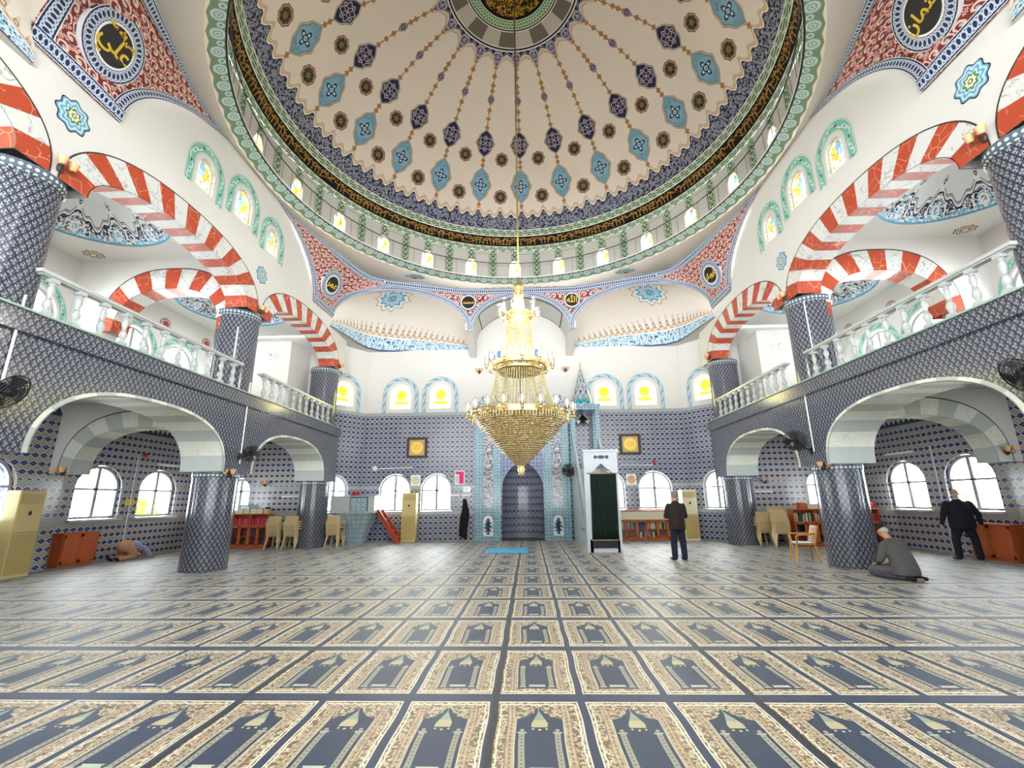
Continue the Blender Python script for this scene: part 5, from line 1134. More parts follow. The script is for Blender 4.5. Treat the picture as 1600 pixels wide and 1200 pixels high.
# boxes and bundles on the bookcases
def carton(loc, d, col, label, rz=0, group='boxes on the left aisle bookcase'):
    m = MB(); m.box((0, 0, d[2]/2), d); m.box((0, -d[1]/2-.002, d[2]*.75), (d[0]*.9, .004, .02)); o = m.build('box', col, loc=loc, rz=rz); b = o.modifiers.new('b', 'BEVEL'); b.width = .008; tag(o, label, 'box', group)
for k, (x, w_, h_) in enumerate(((-10.35, .26, .12), (-10.05, .22, .18), (-9.8, .2, .16), (-9.56, .2, .17), (-9.34, .2, .15))):
    carton((x, 16.58, 1.173), (w_, .2, h_), 'stone_beige', 'cream paper box on the left aisle bookcase, '+['first', 'second', 'third', 'fourth', 'fifth'][k]+' from the column')
carton((-9.1, 16.58, 1.173), (.16, .2, .16), 'beige_plastic', 'tan box at the right end of the left aisle bookcase')
m = MB(); m.lathe([(0, .0), (.09, 0), (.1, .03), (.05, .06), (0, .07)], seg=16); tag(m.build('folded_cap', 'black', loc=(-9.1, 16.58, 1.335)), 'small black cap on the tan box of the left aisle bookcase', 'cap')
m = MB(); bx(m, -.19, .19, -.012, .012, 0, .3); bx(m, -.15, .15, -.016, -.012, .05, .25, 1); tag(m.build('framed_picture', ['teal_glaze', 'paper_white'], loc=(-10.0, 16.70, 1.173)), 'teal framed picture leaning behind the boxes on the left aisle bookcase', 'picture')
carton((9.15, 15.9, 1.173), (.18, .2, .2), 'orange_wood', 'brown box on the right aisle bookcase', group='boxes on the right aisle bookcase')
carton((9.55, 15.9, 1.173), (.5, .22, .16), 'stone_beige', 'long cream box on the right aisle bookcase beside the brown box', group='boxes on the right aisle bookcase')
carton((10.98, 15.9, 1.173), (.34, .24, .10), 'paper_white', 'white box at the right end of the right aisle bookcase', group='boxes on the right aisle bookcase')
m = MB(); m.ell((0, 0, .12), (.17, .13, .12)); m.ell((.02, 0, .22), (.08, .07, .05)); tag(m.build('cloth_bag', 'red_cloth' if 'red_cloth' in MATS else mat('red_cloth', '#c8202a', rough=.8), smooth=True, loc=(11.3, 15.9, 1.173)), 'bright red bag at the right end of the right aisle bookcase', 'bag')
m = MB(); m.ell((0, 0, .06), (.13, .10, .07)); m.tube([(-.1, 0, .08), (-.05, 0, .16), (.05, 0, .16), (.1, 0, .08)], .01, 6); tag(m.build('handbag', 'black', smooth=True, loc=(10.98, 15.9, 1.273)), 'small black bag on the white box of the right aisle bookcase', 'bag')
# ---- plastic chairs
def chair(col, label, loc, rz, group=None):
    t = thing('plastic_chair', label, 'chair', loc, rz, group); m = MB()
    m.grid(lambda u, v: ((u-.5)*(.46-.04*v), -.22+.42*v, .43-.03*sin(pi*v)*sin(pi*u)-.012*v), 10, 10); o = m.build('seat', col, t, smooth=True); q = o.modifiers.new('s', 'SOLIDIFY'); q.thickness = .018
    m = MB(); B = lambda x, v: (x, .19+.10*v+.02*cos(x*7), .42+.42*v)
    def bar(x0, x1, v0, v1, n=6): m.grid(lambda u, v: B(x0+(x1-x0)*u, v0+(v1-v0)*v), n, 3)
    bar(-.22, -.17, 0, 1, 1); bar(.17, .22, 0, 1, 1); bar(-.22, .22, .86, 1.03)
    for k in range(9): bar(-.18, .18, .05+.09*k, .115+.09*k)
    o = m.build('backrest', col, t, smooth=False); q = o.modifiers.new('s', 'SOLIDIFY'); q.thickness = .022
    lg = None
    for sx, sy in ((-1, -1), (1, -1), (-1, 1), (1, 1)):
        m = MB(); y0 = -.2 if sy < 0 else .19
        m.prism([(0, .43), (-.055, .43), (-.02, 0), (.012, 0)], lambda x, z, d, sx=sx, sy=sy, y0=y0: (sx*(.19+(.43-z)*.10)+sx*x, y0+sy*(.43-z)*.16+(.045*d-.02), z)); m.build('leg', col, t)
    for sx in (-1, 1):
        m = MB(); m.tube([(sx*.235, -.2, .43), (sx*.255, -.22, .60), (sx*.26, -.17, .64), (sx*.25, .05, .65), (sx*.22, .22, .66)], [.018, .018, .02, .022, .018], 6); m.build('armrest', col, t, smooth=True)
    return t
CH = chair('beige_plastic', 'beige plastic armchair at the bottom of the first stack left of the far left column', (-8.55, 16.3, .012), pi, 'stacked beige plastic chairs')
ST = [(-8.55, 16.3, pi, 'left', 'stack beside the left aisle bookcase', 4), (-7.95, 16.05+.25, pi, 'left', 'stack half behind the farthest left column', 4), (-6.7, 16.8, pi, 'left', 'stack beside the tiled preaching seat', 4),
      (8.0, 16.35, pi, 'right', 'stack beside the farthest right column', 4), (8.35, 15.75, pi*.86, 'right', 'slanted front stack by the right bookcase', 5), (8.75-.15, 16.45, pi*.9, 'right', 'tall back stack by the right bookcase', 6)]
first = True
for x, y, rz, sd, wh, n in ST:
    for k in range(n):
        lab = f'beige plastic armchair in the {wh}, '+['bottom one', 'second from floor', 'third from floor', 'fourth from floor', 'fifth from floor', 'sixth from floor'][k]
        if first: CH['label'] = lab; first = False; continue
        dup(CH, (x+.0*k, y-.045*k*cos(rz), .012+.075*k), rz, lab)
t2 = chair('tan_plastic' if 'tan_plastic' in MATS else mat('tan_plastic', '#c08a48', rough=.4), 'single tan plastic armchair with a white seat pad behind the middle right column', (6.98, 12.22, .012), -1.75)
m = MB(); m.box((0, -.02, .015), (.36, .36, .03)); o = m.build('seat_pad', 'paper_white', loc=(6.98, 12.22, .448), rz=-1.75); b = o.modifiers.new('b', 'BEVEL'); b.width = .012; tag(o, 'white pad on the seat of the single tan chair', 'cushion')
# ---- wall fans
def fan(loc, aim, R, label, reach=.35, mount=None):
    loc = Vector(loc); aim = Vector(aim).normalized(); t = thing('wall_fan', label, 'fan', loc); q = aim.to_track_quat('Z', 'Y').to_matrix(); L = lambda x, y, z: q @ Vector((x, y, z))
    m = MB(); rings = 5
    for k in range(1, 8):
        for sgn in (1, -1):
            r = R*k/7; z = sgn*.07*sqrt(max(0, 1-(k/7)**2))+ .0; m.tube([L(r*cos(2*pi*i/36), r*sin(2*pi*i/36), z) for i in range(37)], .004 if k < 7 else .008, 4, cap=False)
    for k in range(28):
        a = 2*pi*k/28
        for sgn in (1, -1): m.tube([L(R*f*cos(a), R*f*sin(a), sgn*.07*sqrt(max(0, 1-f*f))) for f in (.12, .4, .7, .9, 1)], .0025, 3, cap=False)
    m.build('wire_guard', 'black', t)['kind'] = 'stuff'
    for k in range(4):
        m = MB(); a0 = 2*pi*k/4; m.grid(lambda u, v: L(*(lambda r, a: (r*cos(a), r*sin(a), .02-.04*u))(R*(.1+.8*v), a0+(u-.5)*(.9+.2*v)))
                                         , 4, 6); o = m.build('blade', 'dark_grey', t, smooth=True)
    m = MB(); m.lathe([(0, .06), (.05, .05), (.06, 0), (.075, -.05), (.07, -.18), (.04, -.2), (0, -.2)], seg=16, M=q.to_4x4()); m.build('motor', 'black', t, smooth=True)
    b = L(0, 0, -.15); mt = Vector(mount)-loc if mount else b+L(0, 0, -.2); m = MB(); m.tube([b, (b+mt)/2+Vector((0, 0, -.06)), mt], .02, 6); d = (b-mt).normalized(); m.box(tuple(mt), (.09, .09, .16)); m.build('bracket', 'black', t)
fan((-6.72, 11.30, 2.74), (.75, -1, -.45), .20, 'black wall fan on the middle left column', mount=(-7.05, 11.35, 2.68))
fan((6.62, 11.20, 2.86), (-.75, -1, -.55), .25, 'black wall fan on the middle right column', mount=(7.04, 11.35, 2.62))
fan((-6.72, 5.72, 3.02), (.9, .2, -.5), .25, 'dark wall fan on the nearest left column at the photo edge', mount=(-7.05, 5.8, 2.9))
fan((6.72, 6.05, 3.08), (-.9, .1, -.5), .25, 'dark wall fan on the nearest right column at the photo edge', mount=(7.05, 5.9, 2.95))
fan((1.72, 17.6, 2.62), (-.5, -1, -.2), .24, 'grey wall fan on the side of the marble pulpit stair', mount=(1.93, 17.75, 2.5))
# ---- sconces
def sconce(loc, nrm, label, arms=2, shade='lampshade'):
    loc = Vector(loc); n = Vector(nrm).normalized(); sd = Vector((0, 0, 1)).cross(n).normalized(); t = thing('wall_sconce', label, 'wall lamp', loc, group='small wall sconces'); m = MB(); m.ell((n*.02)[:], (.05, .05, .08), seg=10, ring=8); m.tube([n*.02, n*.08+Vector((0, 0, .03))], .012, 6)
    for k in range(arms):
        s = (k-(arms-1)/2)*.17; m.tube([n*.04, n*.09+sd*s*.6+Vector((0, 0, -.05)), n*.13+sd*s+Vector((0, 0, .0))], .009, 6)
    m.build('bracket', 'leaf_brown', t, smooth=True)
    for k in range(arms):
        s = (k-(arms-1)/2)*.17; p = n*.13+sd*s; m = MB(); m.lathe([(.02, -.0), (.045, .02), (.055, .07), (.075, .12)], p, 14); m.build('shade', shade, t, smooth=True)
for a in (((-1.8, 18.74, 6.86), (0, -1, 0), 'small two-shade wall sconce on the white wall left of the chandelier'), ((1.86, 18.74, 6.86), (0, -1, 0), 'small two-shade wall sconce on the white wall right of the chandelier'),
          ((-7.04, 5.85, 6.66), (1, 0, 0), 'two-shade sconce at the arch foot above the nearest left column'), ((-7.04, 11.35, 6.60), (1, 0, 0), 'two-shade sconce at the arch foot above the middle left column'), ((-7.04, 16.72, 6.62), (1, 0, 0), 'two-shade sconce at the arch foot above the farthest left column'),
          ((7.04, 5.9, 6.66), (-1, 0, 0), 'two-shade sconce at the arch foot above the nearest right column'), ((7.04, 11.3, 6.60), (-1, 0, 0), 'two-shade sconce at the arch foot above the middle right column'), ((7.04, 16.5, 6.60), (-1, 0, 0), 'two-shade sconce at the arch foot above the farthest right column'),
          ((-11.05, 10.88, 2.3), (0, -1, 0), 'sconce on the pier where the stone arch meets the left aisle wall'), ((11.1, 10.88, 2.5), (0, -1, 0), 'sconce on the pier where the stone arch meets the right aisle wall'), ((-7.05, 11.1, 2.22), (.3, -1, 0), 'sconce low on the middle left column'), ((7.1, 11.1, 2.22), (-.3, -1, 0), 'sconce low on the middle right column'),
          ((-9.5, 16.93, 2.2), (0, -1, 0), 'sconce on the end wall above the left aisle bookcase'), ((8.6, 16.93, 2.1), (0, -1, 0), 'sconce on the end wall above the right aisle chairs')): sconce(*a)
# ---- tube lights
def tube_light(loc, rz, L_, label):
    t = thing('tube_light', label, 'ceiling light', loc, rz, 'white tube lights on the walls'); m = MB(); m.box((0, 0, 0), (L_, .05, .07)); m.build('housing', 'white_plastic', t); m = MB(); m.tube([(-L_/2+.04, -.045, 0), (L_/2-.04, -.045, 0)], .018, 8); m.build('tube', 'paper_white', t, smooth=True)
tube_light((-11.86, 15.2, 2.8), pi/2, 1.1, 'white tube light above the left aisle windows'); tube_light((11.86, 14.9, 2.86), -pi/2, 1.1, 'white tube light above the right aisle windows')
tube_light((-8.5, 16.9, 1.75), 0, .62, 'short white tube light on the end wall of the left aisle'); tube_light((8.5, 16.9, 1.75), 0, .62, 'short white tube light on the end wall of the right aisle'); 
# ---- cable ducts
def duct(pts, label, r=.016):
    m = MB(); m.tube(pts, r, 6); tag(m.build('cable_duct', 'white_plastic'), label, 'cable duct', 'white cable ducts')
duct([(-7.02, 5.85, 4.5), (-7.02, 5.85, 2.3)], 'white cable duct on the gallery wall beside the nearest left column'); duct([(-7.02, 11.35, 4.6), (-7.02, 11.35, 2.5)], 'white cable duct down the wall above the middle left column'); duct([(7.02, 11.2, 4.3), (7.02, 11.2, 2.6)], 'white cable duct down the wall above the middle right column')
duct([(7.25, 10.96, 6.4), (7.25, 10.94, 4.35)], 'white cable duct on the upper part of the middle right column'); duct([(-7.28, 10.93, 6.0), (-7.28, 10.93, 4.9)], 'white cable duct on the upper part of the middle left column')
duct([(-5.9, 18.77, 2.85), (-4.5, 18.77, 2.88)], 'horizontal white pipe above the front windows left of the mihrab', .022); duct([(3.9, 18.77, 2.88), (5.2, 18.77, 2.86)], 'horizontal white duct above the front windows right of the pulpit stair')
duct([(-11.88, 13.9, 2.95), (-11.88, 13.9, .02)], 'vertical white duct between the two left aisle windows'); duct([(11.88, 13.75, 2.95), (11.88, 13.75, .02)], 'vertical white duct between the two right aisle windows')
m = MB(); m.lathe([(0, -.02), (.1, -.02), (.11, .01), (.06, .03), (0, .035)], seg=20, M=Matrix.Rotation(pi/2, 4, 'X')); tag(m.build('wall_disc', 'white_plastic', smooth=True, loc=(-6.05, 18.74, 2.85)), 'round white fitting at the left end of the horizontal pipe on the front wall', 'fitting')
# ---- wall hangings
def wall_frame(x, z, w_, label):
    t = thing('framed_calligraphy', label, 'picture', (x, 18.78, z), group='framed gold discs on the front wall'); m = MB(); f = w_/2
    for a in ((-f, f, f-.1, f), (-f, f, -f, -f+.1), (-f, -f+.1, -f+.1, f-.1), (f-.1, f, -f+.1, f-.1)): bx(m, a[0], a[1], -.05, 0, a[2], a[3])
    o = m.build('frame', 'dark_wood', t); b = o.modifiers.new('b', 'BEVEL'); b.width = .012
    m = MB(); bx(m, -f+.09, f-.09, -.02, -.01, -f+.09, f-.09); m.build('backing', 'ac_panel', t)
    m = MB(); m.prism([(.255*cos(2*pi*k/40), .255*sin(2*pi*k/40)) for k in range(40)], lambda x_, y_, d: (x_, -.02-.02*d, y_)); m.build('gold_disc', 'gold_plate' if 'gold_plate' in MATS else mat('gold_plate', lambda n: mix('#d9a93a', '#f2cf62', n.noise(14)), rough=.4, metal=.3), t)
    cu = bpy.data.curves.new('writing', 'FONT'); cu.body = '\uFDF2'; cu.size = .26; cu.align_x = 'CENTER'; cu.align_y = 'CENTER'; cu.extrude = .004; cu.materials.append(MATS['ac_panel']); to = bpy.data.objects.new('tmp', cu); COL.objects.link(to); bpy.context.view_layer.update()
    me = bpy.data.meshes.new_from_object(to); bpy.data.objects.remove(to); o = bpy.data.objects.new('writing', me); COL.objects.link(o); o.parent = t; o.location = (0, -.046, 0); o.rotation_euler.x = pi/2
wall_frame(-4.36, 3.68, .84, 'dark wooden frame with a gold disc on the tiled wall left of the chandelier'); wall_frame(4.36, 3.70, .84, 'dark wooden frame with a gold disc on the tiled wall right of the pulpit stair')
def clock(x, z, face, label):
    t = thing('wall_clock', label, 'clock', (x, 18.78, z)); m = MB(); bx(m, -.2, .2, -.04, 0, -.22, .22); o = m.build('case', 'white_plastic', t); b = o.modifiers.new('b', 'BEVEL'); b.width = .03; b.segments = 3
    m = MB(); m.prism([(.155*cos(2*pi*k/32), .16*sin(2*pi*k/32)) for k in range(32)], lambda x_, y_, d: (x_, -.04-.006*d, y_)); m.build('dial', face, t)
    m = MB()
    for k in range(12): a = 2*pi*k/12; m.box((.125*sin(a), -.049, .13*cos(a)), (.014, .006, .022))
    m.build('hour_marks', 'leaf_brown', t); m = MB(); m.tube([(0, -.052, 0), (.05, -.052, .055)], .006, 4); m.tube([(0, -.052, 0), (-.02, -.052, .11)], .004, 4); m.build('hands', 'black', t)
clock(-4.36, 2.36, 'stone_beige', 'square white wall clock between the two front windows left of the mihrab'); clock(4.30, 2.30, 'lampshade', 'square wall clock with orange dial between the front windows right of the pulpit stair')
m = MB(); bx(m, -.2, .2, -.01, 0, -.27, .27); bx(m, -.02, .17, -.013, -.01, -.24, .24, 1); bx(m, -.17, -.02, -.013, -.01, .13, .24, 1)
for k in range(6): bx(m, -.17, -.05, -.013, -.01, -.2+.05*k, -.18+.05*k, 2)
tag(m.build('poster', ['paper_white', 'magenta', 'dark_grey'], loc=(-2.57, 18.78, 2.45)), 'white poster with a large magenta shape on the tiles left of the mihrab', 'poster')
m = MB(); bx(m, -.14, .14, -.012, 0, -.1, .1, 1); bx(m, -.12, .12, -.015, -.012, -.08, .08); tag(m.build('notice', ['paper_white', 'steel'], loc=(-2.28, 18.78, 1.98)), 'small framed notice below the magenta poster', 'notice')
for x, lb in ((-2.75, 'small white sheet pinned above the hanging robe, left one'), (-2.3, 'small white sheet pinned above the hanging robe, right one')):
    m = MB(); bx(m, -.18, .18, -.008, 0, -.04, .04); tag(m.build('paper_sheet', 'paper_white', loc=(x, 18.78, 1.76)), lb, 'paper')
# robe
m = MB()
def robe(u, v):
    a = 2*pi*u; w_ = .05+.13*min(1, v*2.2)*(1-.25*v); return (w_*cos(a)*(1+.12*sin(a*5+v*4))+.03*sin(v*5), -.10+.07*sin(a)*(1+.1*cos(a*4)), 1.62-1.42*v-(.12*(cos(a)*.5+.5)*(v > .9)))
m.grid(robe, 32, 16, closed=True); r = m.build('hanging_robe', 'cap_black', smooth=True, loc=(-2.36, 18.8, .0)); tag(r, 'long black robe hanging on the tiles left of the mihrab', 'robe')
# lantern, speaker, red lamp, mat
t = thing('wall_lantern', 'black metal lantern with two glass lamps beside the tall pulpit canopy', 'lantern', (2.45, 18.4, 4.55)); m = MB(); m.lathe([(.02, .32), (.08, .26), (.22, .12), (.24, .1), (.10, .08), (.03, .0)], seg=6); m.tube([(0, 0, .3), (0, .36, .42)], .012, 5)
for s in (-1, 0, 1): m.tube([(0, 0, .02), (s*.16, -.05, -.05), (s*.19, -.05, .0)], .01, 5)
m.build('frame', 'black', t)
for s in (-1, 1): m = MB(); m.lathe([(.03, -.02), (.06, .03), (.06, .1), (.03, .13)], (s*.18, -.05, -.02), 12); m.build('lamp_glass', 'lampshade' if s > 0 else 'paper_white', t, smooth=True)
t = thing('line_speaker', 'tall thin black speaker on the tiles between the mihrab and the pulpit stair', 'speaker', (1.99, 18.72, 2.95)); m = MB(); bx(m, -.055, .055, -.1, 0, 0, 1.35); m.build('cabinet', 'black', t); m = MB()
for k in range(9): m.prism([(.042*cos(2*pi*i/16), .1+.145*k+.042*sin(2*pi*i/16)) for i in range(16)], lambda x, y, d: (x, -.101-.006*d, y))
m.build('drivers', 'dark_grey', t)
for loc, lb in (((-11.84, 14.1, 3.02), 'small red emergency lamp on the left aisle wall'), ((5.25, 18.74, 2.98), 'small red emergency lamp on the front wall above the right windows')):
    m = MB(); m.lathe([(.0, .08), (.05, .06), (.06, -.02), (.03, -.05), (0, -.05)], seg=12); tag(m.build('emergency_lamp', 'red_cloth', smooth=True, loc=loc), lb, 'lamp')
m = MB(); m.lathe([(.0, .03), (.09, .03), (.09, 0), (0, 0)], seg=16)
m = MB(); bx(m, -.16, .16, -.01, .0, -.1, .1); tag(m.build('sign', 'yellow', loc=(-11.885, 13.88, 1.6), rz=pi/2), 'yellow notice between the two left aisle windows', 'sign')
m = MB(); m.grid(lambda u, v: (-1.16+1.33*u+.02*sin(v*9), 14.4+1.45*v+.02*sin(u*7), .02+.008*sin(u*9)*sin(v*5)), 16, 12); o = m.build('prayer_mat', 'mat_blue', smooth=True); md = o.modifiers.new('s', 'SOLIDIFY'); md.thickness = .012; md.offset = 1; tag(o, 'bright sky-blue prayer mat spread on the carpet before the mihrab', 'mat')
m = MB(); m.ell((0, 0, .05), (.16, .1, .05)); m.ell((.12, .02, .06), (.08, .06, .05)); tag(m.build('cloth_bundle', 'red_cloth', smooth=True, loc=(-6.35, 17.5, 1.775)), 'small red cloth bundle on top of the tiled preaching seat', 'cloth')
# ceiling lamp in the left aisle near the viewer
t = thing('crystal_lamp', 'gold and crystal ceiling lamp in the left aisle behind the fan', 'ceiling light', (-9.3, 8.3, 3.92)); m = MB(); m.lathe([(.3, .08), (.33, .02), (.3, -.02)], seg=24); m.build('gold_rim', 'gold', t, smooth=True); m = MB(); m.lathe([(.29, -.02), (.24, -.18), (.12, -.3), (0, -.34)], seg=24, flut=(12, .04)); m.build('crystal_drops', 'crystal_net', t)
# cameras on the gallery walls
for s, nme in ((-1, 'left'), (1, 'right')):
    t = thing('security_camera', f'small white ceiling camera in the {nme} gallery beyond the middle column', 'camera', (s*9.0, 15.3, 6.6)); m = MB(); m.tube([(0, .16, .12), (0, 0, .12), (0, 0, 0)], .02, 6); m.ell((0, 0, -.05), (.08, .08, .08)); m.build('body', 'white_plastic', t, smooth=True)
# trees outside
def tree(x, y, h, label, group):
    t = thing('tree', label, 'tree', (x, y, -.25), group=group); m = MB(); m.tube([(0, 0, 0), (.1, .05, h*.35), (0, .1, h*.6)], [.12, .09, .05], 8); m.build('trunk', 'tree_bark', t, smooth=True); m = MB(); random.seed(int(x*7+y))
    for k in range(420):
        a = random.uniform(0, 2*pi); b = math.acos(random.uniform(-1, 1)); r = h*.32*random.random()**.35; c = Vector((r*sin(b)*cos(a), r*sin(b)*sin(a), h*.66+r*1.1*cos(b))); d1 = Vector((random.gauss(0, 1), random.gauss(0, 1), random.gauss(0, 1))).normalized()*h*.035; d2 = d1.orthogonal()*.8
        m.face([c-d1, c+d2, c+d1, c-d2])
    m.build('foliage', 'tree_leaf', t, merge=0)
tree(-14.0, 16.9, 2.0, 'sunlit yellow-green tree outside the left aisle windows', None); tree(14.0, 15.9, 2.0, 'sunlit yellow-green tree outside the far right aisle window', None); tree(13.6, 12.9, 1.9, 'sunlit yellow-green bush outside the window behind the navy-suited person', None)
# ================================================================ people
def remesh(m, name, mt, parent, voxel=.014, smooth=2, loc=None):
    o = m.build(name, mt, parent, smooth=True, merge=0); r = o.modifiers.new('r', 'REMESH'); r.mode = 'VOXEL'; r.voxel_size = voxel; r.use_smooth_shade = True
    if smooth: s_ = o.modifiers.new('s', 'SMOOTH'); s_.iterations = smooth; s_.factor = .5
    return o
def head(m, c, face, up=Vector((0, 0, 1)), r=.1):
    """head with brow, nose, mouth, chin, ears; c centre, face direction"""
    face = Vector(face).normalized(); sd = face.cross(up).normalized(); up = sd.cross(face).normalized(); Mx = Matrix((sd, face, up)).transposed().to_4x4(); Mx.translation = Vector(c)
    m.ell((0, -.01, .025), (.076, .095, .09), Mx); m.ell((0, .025, -.045), (.058, .066, .07), Mx); m.ell((0, .085, -.012), (.014, .022, .026), Mx, 8, 6); m.ell((0, .075, .022), (.05, .018, .012), Mx, 10, 6)
    m.ell((0, .078, -.055), (.026, .012, .008), Mx, 8, 6); m.ell((0, .06, -.095), (.028, .022, .018), Mx, 8, 6)
    for s in (-1, 1): m.ell((s*.076, -.01, -.005), (.012, .022, .032), Mx, 8, 6); m.ell((s*.03, .08, .004), (.011, .008, .007), Mx, 8, 6)
    return Mx
def hand(m, w_, d, palm, s=1, curl=.5):
    """wrist w_, pointing d, palm normal; five separate fingers"""
    d = Vector(d).normalized(); pn = Vector(palm).normalized(); sd = d.cross(pn).normalized()*s; w_ = Vector(w_)
    m.capsule(w_, w_+d*.04, .026, .03); 
    for k in (-.5, .5): m.capsule(w_+d*.02+sd*.02*k, w_+d*.085+sd*.036*k, .02, .02, 8)
    for k, (o, L_) in enumerate(((-.033, .072), (-.011, .082), (.011, .078), (.033, .062))):
        a = w_+d*.09+sd*o; b = a+(d*cos(curl*.6)+pn*sin(curl*.6))*L_*.5; c = b+(d*cos(curl*1.6)+pn*sin(curl*1.6))*L_*.5; m.capsule(a, b, .0095, .009, 7); m.capsule(b, c, .009, .008, 7)
    a = w_+d*.03-sd*.03; b = a+(d*.7-sd*.6+pn*.3).normalized()*.04; c = b+(d+pn*.4).normalized()*.03; m.capsule(a, b, .012, .011, 7); m.capsule(b, c, .011, .009, 7)
def torso(m, secs, seg=20):
    """stack of elliptical sections: (centre, rx, ry, yaw)"""
    N = len(secs)
    def f(u, v):
        k = v*(N-1); i = min(int(k), N-2); t = k-i; A, B = secs[i], secs[i+1]; c = Vector(A[0]).lerp(Vector(B[0]), t); rx = A[1]+(B[1]-A[1])*t; ry = A[2]+(B[2]-A[2])*t; y = A[3]+(B[3]-A[3])*t; a = 2*pi*u
        p = Vector((rx*cos(a), ry*sin(a), 0)); p.rotate(Matrix.Rotation(y, 3, 'Z')); return c+p
    m.grid(f, seg, (N-1)*3, closed=True); 
    for q, s_ in ((secs[0], 0), (secs[-1], 1)): m.ell(q[0], (q[1], q[2], .03), seg=16, ring=6)
# standing man in dark jacket -------------------------------------------
def standing(name, x, y, yaw, H, label, jac, tro, hair, wide=1.0, arms='folded', stance=.12, hairfull=True, lean=0):
    t = thing(name, label, 'person', (x, y, .012), yaw); k = H/1.74; V = lambda a, b, c: Vector((a*k*1.0, b*k, c*k))   # faces +y
    m = MB(); hc = V(.0, .02+lean, 1.62); Mx = head(m, hc, V(-.12, 1, -.32) if arms == 'folded' else V(.25, 1, -.05)); m.capsule(V(0, -.01, 1.38), V(0, .0, 1.56), .062, .055)
    torso(m, [(V(0, 0, .95), .13, .09, 0), (V(0, 0, 1.15), .14, .10, 0), (V(0, 0, 1.36), .15, .09, 0), (V(0, 0, 1.42), .06, .06, 0)])
    for s in (-1, 1): m.capsule(V(s*.09, 0, .92), V(s*stance, 0, .5), .07, .05); m.capsule(V(s*stance, 0, .5), V(s*stance, -.01, .1), .05, .035); m.capsule(V(s*stance, -.03, .06), V(s*stance*1.15, .14, .045), .035, .03)
    if arms == 'folded': E = {s: V(s*.245*wide, .04, 1.10) for s in (-1, 1)}; W = {s: V(s*.04, .25, 1.12) for s in (-1, 1)}
    else: E = {s: V(s*.275*wide, -.04, 1.11) for s in (-1, 1)}; W = {s: V(s*.315*wide, .03, .86) for s in (-1, 1)}
    S_ = {s: V(s*.175*wide, 0, 1.345) for s in (-1, 1)}
    for s in (-1, 1):
        m.capsule(S_[s], E[s], .045, .038); m.capsule(E[s], W[s], .038, .028)
        d = (W[s]-E[s]).normalized(); hand(m, W[s]+d*.01, d, Vector((0, -1, 0)) if arms == 'folded' else Vector((-s, .2, 0)), s, .7)
    remesh(m, 'body', 'skin', t, .009, 1)
    h = MB(); 
    if hairfull: h.ell((0, -.028, .04), (.083, .088, .083), Mx); h.ell((0, -.05, -.015), (.072, .055, .06), Mx)
    else: h.ell((0, -.055, -.02), (.079, .05, .045), Mx); 
    remesh(h, 'hair', hair, t, .009, 1)
    j = MB(); w_ = wide; torso(j, [(V(0, -.01, .76), .205*w_, .145*w_, 0), (V(0, -.01, .9), .205*w_, .15*w_, 0), (V(0, 0, 1.08), .195*w_, .145*w_, 0), (V(0, 0, 1.25), .21*w_, .14*w_, 0), (V(0, -.01, 1.38), .20*w_, .115, 0), (V(0, -.01, 1.44), .11, .085, 0), (V(0, -.012, 1.475), .072, .07, 0)])
    for s in (-1, 1): j.capsule(S_[s], E[s], .088*w_**.5, .07); j.capsule(E[s], W[s]-(W[s]-E[s]).normalized()*.02, .068, .046); j.ell(S_[s]+V(-s*.05, -.005, .005), (.11, .085, .065))
    remesh(j, 'jacket', jac, t, .014, 2)
    if arms != 'folded':
        c = MB(); c.lathe([(.064, 0), (.068, .02), (.058, .035)], V(0, -.012, 1.47), 18); c.build('shirt_collar', 'paper_white', t, smooth=True)
    p = MB(); torso(p, [(V(0, 0, .80), .165*w_, .12, 0), (V(0, 0, .95), .165*w_, .12, 0)])
    for s in (-1, 1): p.capsule(V(s*.085, 0, .86), V(s*(stance+.0), .012, .5), .105*w_, .085); p.capsule(V(s*stance, .012, .5), V(s*stance*1.08, -.01, .08), .085, .075)
    remesh(p, 'trousers', tro, t, .014, 2)
    for s in (-1, 1):
        q = MB(); q.ell(V(s*stance*1.12, -.02, .045), (.05, .07, .045)); q.ell(V(s*stance*1.22, .11, .035), (.05, .11, .035)); remesh(q, 'shoe', 'shoe_black', t, .01, 1)
    return t
standing('person', 4.06, 12.62, .10, 1.72, 'grey-haired person in a dark jacket standing with folded arms before the front bookcase', 'jacket_dark', 'trouser_navy', 'grey_hair', 1.05, 'folded', .12)
standing('person', 11.03, 12.35, -.25, 1.70, 'stout balding person in a navy suit standing by the right aisle window', 'suit_navy', 'suit_navy', 'white_hair', 1.32, 'down', .2, hairfull=False)
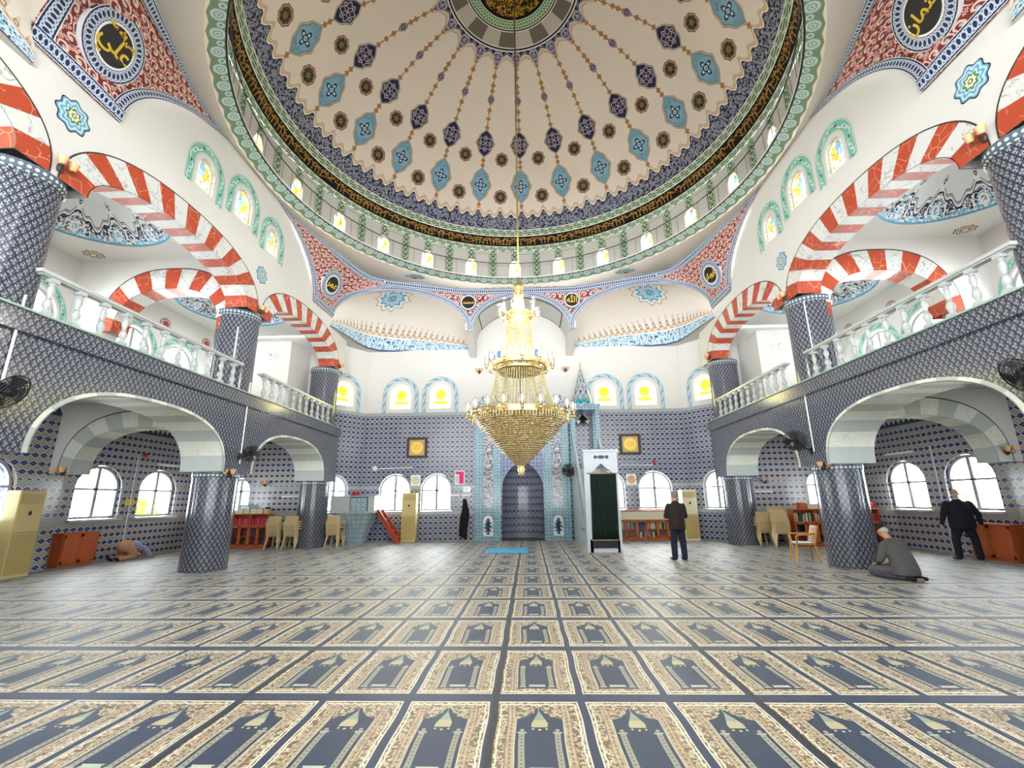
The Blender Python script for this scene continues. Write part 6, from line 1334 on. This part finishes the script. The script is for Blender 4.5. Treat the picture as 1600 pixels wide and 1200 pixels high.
# kneeling man -----------------------------------------------------------
def kneeling(x, y, yaw):
    t = thing('person', 'person in a grey jacket and black cap kneeling beside the middle right column', 'person', (x, y, .012), yaw)      # faces +y, sits on heels
    V = Vector; m = MB(); Mx = head(m, (0, .20, .86), (0, 1, -.75)); m.capsule((0, .06, .68), (0, .16, .80), .06, .055)
    torso(m, [(V((0, -.06, .2)), .16, .13, 0), (V((0, -.03, .42)), .15, .11, 0), (V((0, .04, .64)), .15, .09, 0)])
    for s in (-1, 1):
        m.capsule((s*.11, -.05, .18), (s*.16, .38, .12), .08, .06); m.capsule((s*.16, .38, .08), (s*.10, -.12, .06), .05, .04); m.capsule((s*.10, -.12, .05), (s*.10, -.32, .03), .04, .03)
        m.capsule((s*.2, .02, .62), (s*.26, .10, .36), .05, .04); m.capsule((s*.26, .10, .36), (s*.15, .30, .26), .04, .028); hand(m, V((s*.15, .30, .26)), V((-s*.2, 1, -.35)), V((0, -.2, -1)), s, .35)
    remesh(m, 'body', 'skin', t, .009, 1)
    h = MB(); h.ell((0, -.045, -.01), (.081, .065, .06), Mx); remesh(h, 'hair', 'white_hair', t, .009, 1)
    c = MB(); c.ell((0, -.012, .062), (.088, .104, .058), Mx); remesh(c, 'cap', 'cap_black', t, .009, 1)
    j = MB(); torso(j, [(V((0, -.12, .10)), .25, .20, 0), (V((0, -.11, .22)), .25, .20, 0), (V((0, -.08, .38)), .235, .175, 0), (V((0, -.02, .54)), .235, .15, 0), (V((0, .03, .66)), .19, .12, 0), (V((0, .07, .72)), .09, .08, 0)])
    for s in (-1, 1): j.ell((s*.18, .03, .62), (.10, .09, .08)); j.capsule((s*.21, .03, .60), (s*.28, .10, .36), .088, .072); j.capsule((s*.28, .10, .36), (s*.17, .27, .27), .07, .05)
    remesh(j, 'jacket', 'grey_cloth', t, .014, 2)
    p = MB()
    for s in (-1, 1): p.capsule((s*.12, -.05, .17), (s*.18, .38, .13), .115, .095); p.capsule((s*.18, .38, .09), (s*.11, -.16, .08), .085, .07)
    remesh(p, 'trousers', 'grey_trouser', t, .014, 2)
    for s in (-1, 1): q = MB(); q.capsule((s*.10, -.16, .06), (s*.13, -.36, .05), .05, .035); remesh(q, 'sock', 'sock_navy', t, .01, 1)
kneeling(7.28, 9.62, .22)
def prostrate(x, y, yaw):
    t = thing('person', 'person in lilac shirt and tan trousers bowing face-down by the left wall', 'person', (x, y, .012), yaw)     # head towards +y
    V = Vector; m = MB(); Mx = head(m, (0, .60, .12), (0, .25, -1), Vector((0, 1, .2))); m.capsule((0, .42, .24), (0, .54, .16), .06, .055)
    torso(m, [(V((0, -.16, .42)), .15, .12, 0), (V((0, .1, .38)), .14, .1, 0), (V((0, .38, .25)), .15, .08, 0)])
    for s in (-1, 1):
        m.capsule((s*.10, -.16, .40), (s*.13, .04, .10), .08, .06); m.capsule((s*.13, .04, .08), (s*.10, -.40, .06), .05, .04); m.capsule((s*.10, -.40, .05), (s*.1, -.52, .08), .035, .03)
        m.capsule((s*.19, .36, .26), (s*.30, .42, .08), .045, .038); m.capsule((s*.30, .42, .05), (s*.22, .60, .04), .036, .026); hand(m, V((s*.22, .60, .035)), V((0, 1, -.02)), V((0, 0, -1)), s, .1)
    remesh(m, 'body', 'skin', t, .009, 1)
    h = MB(); h.ell((0, -.03, .03), (.083, .09, .085), Mx); remesh(h, 'hair', 'cap_black', t, .009, 1)
    j = MB(); torso(j, [(V((0, .03, .40)), .19, .16, 0), (V((0, .18, .36)), .195, .13, 0), (V((0, .36, .27)), .19, .11, 0), (V((0, .44, .24)), .1, .08, 0)])
    j.ell((0, .12, .36), (.19, .20, .15)); j.ell((0, .30, .29), (.19, .16, .11))
    for s in (-1, 1): j.capsule((s*.18, .34, .27), (s*.30, .42, .10), .075, .065); j.capsule((s*.30, .42, .08), (s*.24, .56, .055), .06, .04)
    remesh(j, 'shirt', 'lilac_shirt', t, .013, 2)
    p = MB(); p.ell((0, -.14, .38), (.19, .22, .17))
    for s in (-1, 1): p.capsule((s*.10, -.16, .36), (s*.14, .05, .13), .125, .095); p.capsule((s*.14, .06, .085), (s*.11, -.40, .075), .08, .06)
    remesh(p, 'trousers', 'tan_cloth', t, .013, 2)
    for s in (-1, 1): q = MB(); q.capsule((s*.10, -.42, .05), (s*.10, -.55, .10), .045, .032); remesh(q, 'sock', 'sock_navy', t, .01, 1)
prostrate(-11.25, 13.45, .0)
